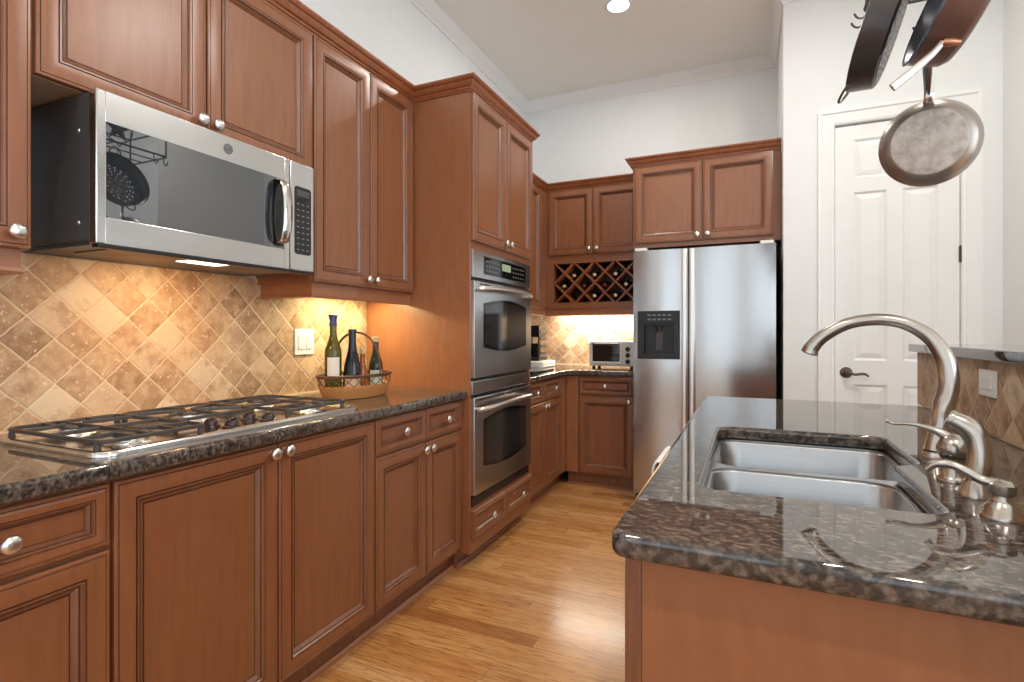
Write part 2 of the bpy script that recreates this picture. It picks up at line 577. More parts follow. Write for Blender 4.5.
def spline(pts, n=6):
    """Catmull-Rom through the points."""
    P = [Vector(p) for p in pts]
    P = [P[0] * 2 - P[1]] + P + [P[-1] * 2 - P[-2]]
    out = []
    for i in range(1, len(P) - 2):
        for k in range(n):
            t = k / n
            a, b, c, d = P[i - 1:i + 3]
            out.append(0.5 * ((2 * b) + (c - a) * t + (2 * a - 5 * b + 4 * c - d) * t * t + (3 * b - a - 3 * c + d) * t ** 3))
    out.append(P[-2])
    return out
def slab(name, loops, z0, z1, bev, mat, parent=None, seg=3):
    """A plate with holes and rounded arrises, from closed plan outlines."""
    cu = bpy.data.curves.new(name, 'CURVE')
    cu.dimensions = '2D'; cu.fill_mode = 'BOTH'
    for lp in loops:
        sp = cu.splines.new('POLY')
        sp.points.add(len(lp) - 1)
        for p, q in zip(sp.points, lp): p.co = (q[0], q[1], 0, 1)
        sp.use_cyclic_u = True
    h = (z1 - z0) / 2
    cu.bevel_depth = bev; cu.bevel_resolution = seg; cu.offset = -bev; cu.extrude = h - bev
    tmp = bpy.data.objects.new(name, cu)
    COL.objects.link(tmp)
    dg = C.evaluated_depsgraph_get()
    me = bpy.data.meshes.new_from_object(tmp.evaluated_get(dg))
    bpy.data.objects.remove(tmp)
    me.name = name
    for v in me.vertices: v.co.z += (z0 + z1) / 2
    me.materials.clear(); me.materials.append(mat)
    bm = bmesh.new(); bm.from_mesh(me)
    bmesh.ops.remove_doubles(bm, verts=bm.verts, dist=1e-5)
    bmesh.ops.recalc_face_normals(bm, faces=bm.faces)
    bm.to_mesh(me); bm.free()
    me.polygons.foreach_set('use_smooth', [True] * len(me.polygons))
    me.set_sharp_from_angle(angle=R(32))
    for p in me.polygons:
        if abs(p.normal.z) > 0.9999: p.use_smooth = False
    o = bpy.data.objects.new(name, me)
    COL.objects.link(o)
    if parent: o.parent = parent
    return o
def text_mesh(s, body, size, M4, mi=0, depth=0.0006):
    cu = bpy.data.curves.new('lettering', 'FONT')
    cu.body = body; cu.size = size; cu.align_x = 'CENTER'; cu.align_y = 'CENTER'; cu.extrude = depth
    tmp = bpy.data.objects.new('lettering', cu); COL.objects.link(tmp)
    me = bpy.data.meshes.new_from_object(tmp.evaluated_get(C.evaluated_depsgraph_get()))
    bpy.data.objects.remove(tmp)
    s.add([v.co.copy() for v in me.vertices], [tuple(p.vertices) for p in me.polygons], mi, M4)
    bpy.data.meshes.remove(me)

# ------------------------------------------------------------------ the room
T = 0.12
struct(MB().box(XL - T, XR + T, YR - T, YB + T, -0.1, 0).build('floor', M['floor']), 'honey oak strip floor with boards running across the aisle', 'floor')
struct(MB().box(XL - T, XR + T, YR - T, YB + T, CEIL, CEIL + 0.1).build('ceiling', M['ceiling']), 'pale grey white ceiling', 'ceiling')
struct(MB().box(XL - T, XL, YR - T, YB + T, 0, CEIL).build('wall_left', M['paint']), 'off white wall above the left cabinets', 'wall')
struct(MB().box(XL, XA + 0.1, YB, YB + T, 0, CEIL).build('wall_back', M['paint']), 'off white wall above the wine rack and refrigerator', 'wall')
DX0, DX1, DZ = 0.474, 1.082, 2.468
mb = MB()
mb.box(XA, XA + 0.1, YP + 0.1, YB, 0, CEIL)
mb.box(XA, DX0 - 0.004, YP, YP + 0.1, 0, CEIL).box(DX1 + 0.004, XR2 + 0.1, YP, YP + 0.1, 0, CEIL).box(DX0 - 0.004, DX1 + 0.004, YP, YP + 0.1, DZ + 0.004, CEIL)
struct(mb.build('wall_pantry', M['paint']), 'white wall around the pantry door beside the refrigerator', 'wall')
struct(MB().box(XR2, XR2 + 0.1, 2.75, YP, 0, CEIL).build('wall_side', M['paint']), 'white wall right of the pantry door', 'wall')
struct(MB().box(XR2 + 0.1, XR + T, 2.75, 2.85, 0, CEIL).build('wall_far_right', M['paint']))

def window_wall(name, axis, plane, thick, lo, hi, wins, z0=0.5, z1=3.0):  # unseen walls; window openings added to let light in
    mb = MB()
    def b(a, c, za, zb):
        if axis == 'x': mb.box(plane, plane + thick, a, c, za, zb)
        else: mb.box(a, c, plane, plane + thick, za, zb)
    edges = [lo]
    for (a, c) in wins: edges += [a, c]
    edges.append(hi)
    for i in range(0, len(edges), 2): b(edges[i], edges[i + 1], 0, CEIL)
    for (a, c) in wins:
        b(a, c, 0, z0); b(a, c, z1, CEIL)
    return struct(mb.build(name, M['paint']))
window_wall('wall_right', 'x', XR, T, YR, 2.85, WIN_R)
window_wall('wall_rear', 'y', YR - T, T, XL, XR, WIN_B)

crown_prof = [(0, 0), (0.008, 0), (0.012, 0.012), (0.03, 0.03), (0.045, 0.055), (0.055, 0.072), (0.06, 0.09), (0, 0.09)]
mb = MB()
mb.sweep([(XL, YR), (XL, YB), (XA, YB), (XA, YP), (XR2, YP), (XR2, 2.75)], crown_prof, z=CEIL - 0.09)
struct(mb.build('trim_1', M['trim'], ang=25), 'white crown trim where walls meet the ceiling', 'trim')

# pantry door
def six_panel(mb, w, h, t):
    st, mid = 0.095, 0.075
    pw = (w - 2 * st - mid) / 2
    rows = [(0.22, 0.885), (1.03, 2.05), (2.135, 2.37)]
    xs = [0, st, st + pw, st + pw + mid, w - st, w]
    zs = [0, rows[0][0], rows[0][1], rows[1][0], rows[1][1], rows[2][0], rows[2][1], h]
    for i in range(5):
        for j in range(7):
            if i in (1, 3) and j in (1, 3, 5):
                mb.rings(xs[i], xs[i + 1], zs[j], zs[j + 1],
                         [(0, 0), (0.004, 0.003), (0.012, 0.011), (0.016, 0.011), (0.042, 0.003), (0.044, 0.003)], [0] * 5, back=False)
            else:
                mb.add([(xs[i], 0, zs[j]), (xs[i + 1], 0, zs[j]), (xs[i + 1], 0, zs[j + 1]), (xs[i], 0, zs[j + 1])], [(0, 1, 2, 3)])
    mb.box(0, w, 0.012, t, 0, h)
    mb.add([(0, 0, 0), (0, 0.012, 0), (0, 0.012, h), (0, 0, h)], [(0, 1, 2, 3)])
    mb.add([(w, 0, 0), (w, 0.012, 0), (w, 0.012, h), (w, 0, h)], [(0, 1, 2, 3)])
door = bpy.data.objects.new('door_1', None); COL.objects.link(door)
door.location = (DX0, YP + 0.012, 0.008)
struct(door, 'tall white six panel pantry door', 'door')
mb = MB(); six_panel(mb, DX1 - DX0, DZ - 0.012, 0.04)
mb.build('door_leaf', M['trim'], door, ang=20)
mb = MB()
mb.lathe([(0.033, 0), (0.033, 0.004), (0.028, 0.010), (0.013, 0.013), (0.011, 0.045), (0.0, 0.046)], 24, M4=along((0, -1, 0), (0.057, 0, 0.955)))
mb.tube(spline([(0.057, -0.045, 0.955), (0.075, -0.05, 0.952), (0.10, -0.05, 0.947), (0.13, -0.05, 0.952), (0.152, -0.05, 0.949), (0.166, -0.05, 0.936)]),
        [0.009] * 6 + [0.008] * 19 + [0.006] * 5 + [0.004], 10)
mb.build('lever_handle', M['bronze'], door)
for z in (0.25, 1.60, 2.2):
    MB().box(DX1 - DX0 - 0.004, DX1 - DX0 + 0.012, -0.010, 0.002, z, z + 0.09, b=0.002).lathe([(0.006, 0), (0.006, 0.094)], 10, M4=Matrix.Translation((DX1 - DX0 + 0.004, -0.010, z - 0.002))).build('hinge', M['bronze'], door)
cas = [(0, 0.0), (0, 0.095), (0.018, 0.095), (0.022, 0.085), (0.016, 0.075), (0.016, 0.03), (0.02, 0.022), (0.012, 0.004), (0.012, 0)]
mb = MB()
cp = [(0.004, 0), (0.008, -0.010), (0.022, -0.014), (0.028, -0.012), (0.072, -0.015), (0.080, -0.022), (0.094, -0.022), (0.096, 0)]
def casing_pts(o, y):
    return [(DX0 - o, YP + y, 0), (DX0 - o, YP + y, DZ + o), (DX1 + o, YP + y, DZ + o), (DX1 + o, YP + y, 0)]
vv, ff = [], []
for (o, y) in cp: vv += casing_pts(o, y)
for i in range(len(cp) - 1):
    for k in range(3): ff.append((4 * i + k, 4 * i + k + 1, 4 * i + 5 + k, 4 * i + 4 + k))
mb.add(vv, ff)
struct(mb.build('trim_2', M['trim'], ang=20), 'white molded casing around the pantry door', 'trim')

# raised bar wall behind the island sink
XB = 0.623
struct(MB().box(XB + 0.012, XB + 0.14, -0.2, 2.66, 0, 1.128).build('wall_bar', M['paint']), 'low wall carrying the raised bar', 'wall')
def tile_skin(name, bx, mat, label):
    return struct(MB().box(*bx).build(name, mat), label, 'backsplash')
tile_skin('backsplash', (XB, XB + 0.012, -0.2, 2.665, 0.914, 1.128), M['tile_bar'], 'tumbled stone diamond tiles below the raised bar ledge')
tile_skin('backsplash', (XL, XL + 0.012, -0.6, 2.356, 0.914, 1.44), M['tile_left'], 'tumbled stone diamond tiles behind the cooktop')
tile_skin('backsplash', (XL + 0.012, -0.80, YB - 0.012, YB, 0.914, 1.42), M['tile_back'], 'brightly lit cream diamond tiles behind the toaster oven')
tile_skin('backsplash', (XL, XL + 0.012, 3.165, YB, 0.914, 1.40), M['tile_left'], 'tumbled stone tiles beside the double oven near the coffee maker')
struct(MB().box(XL + 0.012, XL + 0.022, -0.6, 2.356, 0.912, 0.922).box(XL + 0.022, -0.81, YB - 0.022, YB - 0.012, 0.912, 0.922)
       .build('trim_3', M['grout']), 'pale caulk line where tiles meet the countertop', 'trim')
tag(slab('bar_ledge', [round_poly([(XB - 0.025, -0.2), (XB + 0.34, -0.2), (XB + 0.34, 2.70), (XB - 0.025, 2.70)], [0, 0, 0.015, 0.015])], 1.1285, 1.1605, 0.004, M['granite']),
    'narrow dark granite ledge capping the tiled low wall', 'ledge')

# ------------------------------------------------------------------ cabinets
def knob_mesh():
    mb = MB()
    mb.lathe([(0.007, 0), (0.0065, 0.010), (0.009, 0.014), (0.0155, 0.018), (0.0172, 0.023), (0.015, 0.0285), (0.008, 0.0315), (0.0001, 0.032)], 20, M4=along((0, -1, 0)))
    return mb.mesh('knob', [M['satin']], ang=60)
KNOB = knob_mesh()
WM = [M['wood'], M['glaze'], M['bead']]
DT = 0.021
def door_prof(s=1.0):
    p = [(0, DT), (0, 0.004), (0.002, 0.0015), (0.007, 0.0005), (0.008, 0.0022), (0.0095, 0.0005), (0.024 * s, -0.0015), (0.046 * s, 0.001),
         (0.047 * s, 0.0035), (0.0485 * s, 0.0035), (0.0495 * s, 0.0005), (0.054 * s, 0.001), (0.0570 * s, 0.0060), (0.058 * s, 0.0075), (0.060 * s, 0.0075), (0.070 * s, 0.0150),
         (0.071 * s, 0.017), (0.073 * s, 0.017), (0.074 * s, 0.016)]
    m = [0, 0, 0, 0, 1, 0, 0, 0, 1, 1, 2, 2, 1, 1, 2, 2, 1, 1]
    return p, m

class Cab:
    """A cabinet on one run: L faces +x, B faces -y, I faces -x.  Spans are world coordinates along the run."""
    def __init__(s, name, label, cat, side, front, a0, a1):
        s.side, s.a0 = side, a0
        if side == 'L': loc, rz = (front, a0, 0), R(90)
        elif side == 'B': loc, rz = (a0, front, 0), 0
        else: loc, rz = (front, a1, 0), R(-90); s.a0 = a1
        s.e = empty(name, loc, label, cat, rz)
    def c(s, a):
        return a - s.a0 if s.side != 'I' else s.a0 - a
    def box(s, name, a0, a1, y0, y1, z0, z1, mat='wood', b=0.0015):
        return MB().box(s.c(a0), s.c(a1), y0, y1, z0, z1, b=b).build(name, M[mat] if isinstance(mat, str) else mat, s.e)
    def leaf(s, name, a0, a1, z0, z1, sc, knob, y=0.0):
        x0, x1 = sorted((s.c(a0), s.c(a1)))
        g = 0.0018
        cx, cz = (x0 + x1) / 2, z0
        p, m = door_prof(sc)
        mb = MB().rings(x0 + g - cx, x1 - g - cx, g, z1 - z0 - g, [(i, yy - DT) for i, yy in p], m)
        d = mb.build(name, WM, s.e, (cx, y, cz), ang=28)
        if knob:
            k = bpy.data.objects.new('knob', KNOB); COL.objects.link(k)
            k.parent = d
            k.scale = (1.1, 1.0, 1.1)
            k.location = (s.c(knob[0]) - cx, -DT + 0.001, knob[1] - z0)
        return d
    def door(s, a0, a1, z0, z1, knob=None, sc=1.0): return s.leaf('door', a0, a1, z0, z1, sc, knob)
    def drawer(s, a0, a1, z0, z1, sc=0.62): return s.leaf('drawer_front', a0, a1, z0, z1, sc, ((a0 + a1) / 2, (z0 + z1) / 2))
    def crown(s, pts, z=2.425):
        prof = [(0, 0), (0.007, 0), (0.009, 0.008), (0.014, 0.010), (0.016, 0.018), (0.024, 0.022), (0.034, 0.036), (0.036, 0.044), (0.043, 0.046), (0.050, 0.056), (0.051, 0.064), (0, 0.064)]
        return MB().sweep([(s.c(a), y) for a, y in pts], prof, z=z).build('crown_molding', M['crown'], s.e, ang=25)

ZD0, ZD1, ZR0, ZR1 = 0.112, 0.712, 0.722, 0.864
FB = -1.354        # face frame plane of the left base run (door fronts 21 mm proud)
DEP = abs(XL - FB) - 0.002
def base_left(name, label, a0, a1):
    c = Cab(name, label, 'cabinet', 'L', FB, a0, a1)
    c.box('carcass', a0, a1, 0, DEP, 0.10, 0.873, 'wood')
    k = c.box('toe_kick', a0, a1, 0.045, DEP, 0, 0.10, 'bead')
    MB().sweep([(c.c(a0), 0.045), (c.c(a1), 0.045)][::1], [(0, 0), (0.016, 0), (0.014, 0.010), (0.006, 0.018), (0, 0.019)]).build('shoe_molding', M['panel_wood'], c.e)
    return c
c = base_left('base_cabinet', 'reddish brown base cabinet with drawer above door, left of the cooktop', 0.352, 0.735)
c.drawer(0.355, 0.732, ZR0, ZR1); c.door(0.355, 0.732, ZD0, ZD1, (0.385, 0.683))
c = base_left('base_cabinet', 'wide two door base cabinet without drawers beneath the cooktop', 0.735, 1.671)
c.door(0.738, 1.204, ZD0, ZR1, (1.178, 0.838)); c.door(1.206, 1.668, ZD0, ZR1, (1.232, 0.838))
c = base_left('base_cabinet', 'base cabinet with two drawers over two doors, between cooktop and double oven', 1.671, 2.356)
for a, b, k in ((1.674, 2.026, 2.0), (2.03, 2.353, 2.056)):
    c.drawer(a, b, ZR0, ZR1); c.door(a, b, ZD0, ZD1, (k, 0.683))
c = base_left('base_cabinet', 'far left base cabinet with two drawers over two doors, beyond the double oven', 3.165, 4.035)
for a, b, k in ((3.168, 3.535, 3.51), (3.539, 3.91, 3.565)):
    c.drawer(a, b, ZR0, ZR1); c.door(a, b, ZD0, ZD1, (k, 0.683))
c.box('filler_strip', 3.913, 4.013, -0.018, 0.0, 0.112, 0.864, 'panel_wood')

# tall oven cabinet
FT = -1.294
T0, T1 = 2.358, 3.163
OZ0, OZ1 = 0.32, 1.632
c = Cab('oven_cabinet', 'tall cabinet housing the double oven, with two doors above and two drawers below', 'cabinet', 'L', FT, T0, T1)
dp = abs(XL - FT) - 0.002
c.box('side_panel', T0, T0 + 0.012, 0, dp, 0.085, 2.43, 'panel_wood')
c.box('side_panel', T1 - 0.02, T1, 0, dp, 0.085, 2.43, 'panel_wood')
c.box('toe_kick', T0, T1, 0.085, dp, 0, 0.085, 'bead')
MB().sweep([(0.0, 0.085), (T1 - T0, 0.085)], [(0, 0), (0.016, 0), (0.014, 0.010), (0.006, 0.018), (0, 0.019)]).build('shoe_molding', M['panel_wood'], c.e)
MB().box(0.012, T1 - T0 - 0.02, 0, dp, 0.086, OZ0 - 0.005).box(0.012, T1 - T0 - 0.02, 0, dp, OZ1 + 0.005, 2.43).box(0.02, T1 - T0 - 0.02, dp - 0.02, dp, OZ0 - 0.005, OZ1 + 0.005).build('carcass', M['wood'], c.e)
mT = (T0 + T1) / 2
c.door(T0 + 0.003, mT - 0.001, 1.672, 2.422, (mT - 0.03, 1.71)); c.door(mT + 0.001, T1 - 0.003, 1.672, 2.422, (mT + 0.03, 1.71))
c.drawer(T0 + 0.006, mT - 0.002, 0.155, 0.305, 0.6); c.drawer(mT + 0.002, T1 - 0.006, 0.155, 0.305, 0.6)
c.crown([(T0, 0.345), (T0, 0), (T1, 0), (T1, 0.345)])

# wall cabinets
FU = -1.641
DU = abs(XL - FU) - 0.001
def rail(c, pts, z0=1.352, z1=1.415):
    return MB().sweep([(c.c(a), y) for a, y in pts], [(-0.018, 0), (0.004, 0), (0.006, 0.006), (0.002, 0.016), (0.002, z1 - z0), (-0.018, z1 - z0)], z=z0).build('light_rail', M['panel_wood'], c.e)
c = Cab('wall_cabinet', 'wall cabinet at the left edge beside the microwave, one door with a round knob', 'cabinet', 'L', FU, 0.26, 0.713)
c.box('carcass', 0.26, 0.713, 0, DU, 1.412, 2.43); c.door(0.262, 0.712, 1.412, 2.422, (0.675, 1.45))
rail(c, [(0.26, 0.012), (0.70, 0.012), (0.70, DU)]); c.crown([(0.26, 0), (0.716, 0)])
c = Cab('wall_cabinet', 'short two door wall cabinet directly above the microwave', 'cabinet', 'L', FU, 0.716, 1.638)
c.box('carcass', 0.716, 1.638, 0, DU, 1.856, 2.43)
c.box('bottom_panel', 0.718, 1.636, 0.004, DU - 0.004, 1.8535, 1.8558, 'maple', b=0.0005)
c.door(0.718, 1.174, 1.852, 2.422, (1.148, 1.893)); c.door(1.177, 1.636, 1.852, 2.422, (1.203, 1.893))
c.crown([(0.716, 0), (1.638, 0)])
c = Cab('wall_cabinet', 'tall narrow two door wall cabinet between microwave and oven cabinet', 'cabinet', 'L', FU, 1.641, 2.356)
c.box('carcass', 1.641, 2.356, 0, DU, 1.412, 2.43)
c.door(1.644, 1.993, 1.415, 2.422, (1.966, 1.452)); c.door(1.996, 2.340, 1.415, 2.422, (2.024, 1.452))
rail(c, [(1.66, DU), (1.66, 0.012), (2.356, 0.012)]); c.crown([(1.638, 0), (T0, 0)])
lt = MB().lathe([(0.034, 0), (0.034, 0.012), (0.028, 0.012)], 20, mi=0).lathe([(0.028, 0.0), (0.027, -0.003), (0.0001, -0.004)], 20, mi=1)
lt.build('puck_light', [M['satin'], M['lamp']], c.e, (2.18 - 1.641, 0.10, 1.400))
area('under_cabinet_glow', (FU - 0.17, 2.10, 1.392), (0, 0, 0), 0.08, 0.34, 4.2, (1.0, 0.84, 0.44))
c = Cab('wall_cabinet', 'corner wall cabinet on the left wall beyond the oven cabinet', 'cabinet', 'L', FU, 3.165, 4.36)
c.box('carcass', 3.165, 4.655, 0, DU, 1.412, 2.43)
c.door(3.168, 3.68, 1.415, 2.422, (3.65, 1.452)); c.door(3.684, 4.215, 1.415, 2.422, (3.71, 1.452))
c.box('filler_strip', 4.218, 4.34, -0.015, 0.0, 1.415, 2.42, 'wood')
rail(c, [(3.165, 0.012), (4.33, 0.012)]); c.crown([(3.165, 0), (4.36, 0)])

YU = 4.345
XJ0, XJ1 = -1.638, -0.80
WZ0, WZ1 = 1.463, 1.797
c = Cab('wine_rack_cabinet', 'wall cabinet with two small doors over a lattice wine rack', 'cabinet', 'B', YU, XJ0, XJ1)
du = YB - YU - 0.014
c.box('carcass', XJ0, XJ1, 0, du, 1.86, 2.43)
mb = MB()
x0, x1 = 0.0, XJ1 - XJ0
mb.box(x0, 0.085, 0, du, 1.412, 1.86).box(x1 - 0.012, x1, 0, du, 1.412, 1.86).box(0.085, x1 - 0.012, 0, du, WZ1, 1.86).box(0.085, x1 - 0.012, 0, du, 1.412, WZ0)
mb.build('rack_frame', M['wood'], c.e)
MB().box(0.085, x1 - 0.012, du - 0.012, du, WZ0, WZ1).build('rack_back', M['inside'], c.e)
c.door(-1.598, -1.206, 1.868, 2.422, (-1.236, 1.91)); c.door(-1.202, XJ1 - 0.004, 1.868, 2.422, (-1.172, 1.91))
# lattice strips: two crossing sets clipped to the opening
LX0, LX1 = XJ0 + 0.085, XJ1 - 0.012
PIT = 0.1772
mb = MB()
def lat(px, pz, sgn, ydepth):
    # line z - pz = sgn (x - px), clipped
    ts = []
    lo = max(LX0 - px, (WZ0 - pz) * sgn if sgn > 0 else (pz - WZ1)); hi = min(LX1 - px, (WZ1 - pz) * sgn if sgn > 0 else (pz - WZ0))
    if hi - lo < 0.01: return
    t = 0.006
    n = Vector((-sgn, 1)).normalized() * t
    a = Vector((px + lo, pz + sgn * lo)); b = Vector((px + hi, pz + sgn * hi))
    mb.prism([(p.x - XJ0, p.y) for p in (a - n, b - n, b + n, a + n)], ydepth[0], ydepth[1])
for k in range(-3, 8):
    lat(-1.463 + PIT * k, 1.718, 1, (0.004, du - 0.02)); lat(-1.463 + PIT * k, 1.718, -1, (0.0035, du - 0.021))
mb.build('wine_lattice', M['crown'], c.e)
MB().sweep([(0.0, 0.012), (x1, 0.012)], [(-0.018, 0), (0.004, 0), (0.006, 0.006), (0.002, 0.016), (0.002, 0.062), (-0.018, 0.062)], z=1.352).build('light_rail', M['panel_wood'], c.e)
c.crown([(XJ0 + 0.0, 0), (XJ1 - 0.0, 0)])
area('under_cabinet_glow', (-1.22, 4.52, 1.398), (0, 0, 0), 0.75, 0.05, 11, (1.0, 0.92, 0.76))

YK = 3.962
XK0, XK1 = -0.796, 0.186
c = Cab('fridge_cabinet', 'deep two door cabinet above the refrigerator', 'cabinet', 'B', YK, XK0, XK1)
c.box('carcass', XK0, XK1, 0, YB - YK - 0.002, 1.826, 2.43)
c.door(-0.782, -0.309, 1.858, 2.422, (-0.342, 1.895)); c.door(-0.305, 0.138, 1.858, 2.422, (-0.274, 1.895))
c.crown([(XK0, 0.33), (XK0, 0), (XK1, 0)])

YE = 4.036
c = Cab('base_cabinet', 'base cabinet with one drawer over one door, beside the refrigerator', 'cabinet', 'B', YE, -1.334, -0.803)
c.box('carcass', -1.334, -0.803, 0, YB - YE - 0.002, 0.10, 0.873)
c.box('toe_kick', -1.334, -0.803, 0.035, 0.06, 0, 0.10, 'bead')
MB().sweep([(0.0, 0.035), (0.531, 0.035)], [(0, 0), (0.014, 0), (0.012, 0.010), (0.005, 0.016), (0, 0.017)]).build('shoe_molding', M['panel_wood'], c.e)
c.box('filler_strip', -1.334, -1.236, -0.018, 0.0, 0.112, 0.864, 'panel_wood')
c.drawer(-1.232, -0.806, ZR0, ZR1); c.door(-1.232, -0.806, ZD0, ZD1, (-0.838, 0.683))

# ------------------------------------------------------------------ countertops
CT0, CT1 = 0.876, 0.914
CE = -1.306
tag(slab('countertop', [[(CE, 0.1), (CE, 2.356), (XL + 0.012, 2.356), (XL + 0.012, 0.1)][::-1]], CT0, CT1, 0.009, M['granite']),
    'brown granite worktop around the cooktop on the left run', 'countertop')
tag(slab('countertop', [round_poly([(CE, 3.166), (XL + 0.012, 3.166), (XL + 0.012, YB - 0.012), (-0.80, YB - 0.012), (-0.80, 3.988), (-1.24, 3.988), (CE, 3.90)], [0] * 7)], CT0, CT1, 0.009, M['granite']),
    'L shaped brown granite worktop in the far corner under the coffee maker and toaster oven', 'countertop')
# island with sink cutout
IX0, IY0, IY1 = -0.191, 0.770, 2.62
SX0, SY0, SYM0, SYM1, SY1, SXA, SXB = -0.088, 1.068, 1.408, 1.43, 1.782, 0.288, 0.337
outer = round_poly([(IX0, IY0), (XB, IY0), (XB, IY1), (IX0, IY1)], [0.026, 0, 0, 0.03], 8)
hole = round_poly([(SX0, SY0), (SXA, SY0), (SXA, 1.418), (SXB, 1.46), (SXB, SY1), (SX0, SY1)], [0.035, 0.03, 0.02, 0.02, 0.035, 0.05], 6)
tag(slab('countertop', [outer, hole], CT0, CT1, 0.0105, M['granite']), 'large polished dark granite island worktop with the sink cut into it', 'countertop')

e = Cab('island_cabinet', 'reddish wooden island cabinet with plain end panel under the sink worktop', 'cabinet', 'I', -0.150, 0.81, 2.60)
L = 2.60 - 0.81
mb = MB()
mb.box(0.0, L, 0, 0.018, 0.10, 0.874)                       # aisle side
mb.box(L - 0.018, L, 0.018, 0.75, 0.0, 0.874)               # near end
mb.box(0.0, 0.018, 0.018, 0.75, 0.0, 0.874)
mb.box(0.018, L - 0.018, 0.735, 0.75, 0.0, 0.874).box(0.018, L - 0.018, 0.018, 0.735, 0.10, 0.118)
mb.build('carcass', M['panel_wood'], e.e)
MB().box(L, L + 0.014, 0.003, 0.765, 0.0, 0.874).build('end_panel', M['panel_wood'], e.e)
MB().box(L + 0.002, L + 0.017, -0.022, 0.0028, 0.0, 0.874, b=0.003).build('corner_stile', M['bead'], e.e)
e.box('toe_kick', 0.82, 2.58, 0.05, 0.07, 0, 0.10, 'bead')
for a, b, k in ((0.815, 1.21, 1.18), (1.68, 2.13, 2.10), (2.135, 2.595, 2.165)):
    e.door(a, b, ZD0, ZR1, (k, 0.83))
MB().box(e.c(1.67), e.c(1.22), -0.022, 0, 0.112, 0.864, b=0.004).build('dishwasher_panel', M['steel'], e.e)
mb = MB()
mb.tube([(e.c(1.64), -0.061, 0.855), (e.c(1.25), -0.061, 0.855)], 0.008, 10)
for a in (1.63, 1.26): mb.tube([(e.c(a), -0.022, 0.84), (e.c(a), -0.061, 0.855)], 0.006, 8)
mb.build('towel_bar', M['satin'], e.e)
# towel over the bar
mb = MB()
prof = [(x_ - 0.009, z_ + 0.053) for x_, z_ in [(-0.186, 0.50), (-0.187, 0.60), (-0.185, 0.72), (-0.187, 0.79), (-0.191, 0.812), (-0.198, 0.822), (-0.206, 0.826), (-0.214, 0.820), (-0.219, 0.805), (-0.221, 0.74), (-0.218, 0.62), (-0.219, 0.46)]]
vv, ff = [], []
NN = 24
for k in range(NN + 1):
    y = 1.38 + 0.20 * k / NN
    w = 0.004 * math.sin(k * 1.1) + 0.002 * math.sin(k * 2.7)
    for j, (x, z) in enumerate(prof):
        f = min(1, abs(j - 6) / 4.0)
        vv.append((x + (w * f if j > 6 else -abs(w) * 0.3 * f), y, z))
n = len(prof)
for k in range(NN):
    for j in range(n - 1): ff.append((k * n + j, k * n + j + 1, (k + 1) * n + j + 1, (k + 1) * n + j))
o = tag(mb.add(vv, ff).build('dish_towel', M['cloth'], ang=80), 'white dish towel hanging on the aisle side of the island', 'towel')
md = o.modifiers.new('thickness', 'SOLIDIFY'); md.thickness = 0.004; md.offset = 0

# ------------------------------------------------------------------ sink
sink = empty('kitchen_sink', (0.1, 1.42, 0.66), 'stainless steel double bowl sink set under the island worktop', 'sink')
def bowl(name, x0, x1, y0, y1, top=0.8725, dep=0.19):
    mb = MB()
    prof = [(0.0, top), (0.004, top - 0.006), (0.010, top - dep + 0.05), (0.016, top - dep + 0.02), (0.03, top - dep + 0.006), (0.05, top - dep), (0.10, top - dep - 0.004)]
    vv, ff = [], []
    base = 0.055
    for (i, z) in prof:
        vv += [(x, y, z) for x, y in rrect(x0 + i, x1 - i, y0 + i, y1 - i, max(0.02, base - i * 0.3), 6)]
    n = len(rrect(0, 1, 0, 1, .1, 6))
    for i in range(len(prof) - 1):
        for k in range(n): ff.append((i * n + k, i * n + (k + 1) % n, (i + 1) * n + (k + 1) % n, (i + 1) * n + k))
    ff.append(tuple((len(prof) - 1) * n + k for k in range(n)))
    mb.add(vv, ff)
    o = mb.build(name, M['sink'], sink, tuple(-Vector(sink.location)), ang=60)
    m_ = o.modifiers.new('gauge', 'SOLIDIFY'); m_.thickness = 0.0016; m_.offset = 1
    d = MB().lathe([(0.043, 0.0005), (0.041, 0.003), (0.034, 0.003), (0.03, -0.006), (0.0001, -0.008)], 24, M4=Matrix.Translation(((x0 + x1) / 2, (y0 + y1) / 2, top - dep - 0.004)))
    d.build('drain', M['chrome'], o)
    return o
bowl('bowl', SX0 + 0.002, SXA - 0.002, SY0 + 0.002, SYM0)
bowl('bowl', SX0 + 0.002, SXB - 0.002, SYM1, SY1 - 0.002)
rimh = [rrect(SX0 + 0.002, SXA - 0.002, SY0 + 0.002, SYM0, 0.055, 6), rrect(SX0 + 0.002, SXB - 0.002, SYM1, SY1 - 0.002, 0.055, 6)]
o = slab('rim', [round_poly([(SX0 - 0.02, SY0 - 0.02), (SXA + 0.02, SY0 - 0.02), (SXA + 0.02, 1.40), (SXB + 0.02, 1.45), (SXB + 0.02, SY1 + 0.02), (SX0 - 0.02, SY1 + 0.02)], [0.03] * 6)] + rimh,
         0.8725, 0.8755, 0.0012, M['sink'], sink, 1)
o.location = -Vector(sink.location)

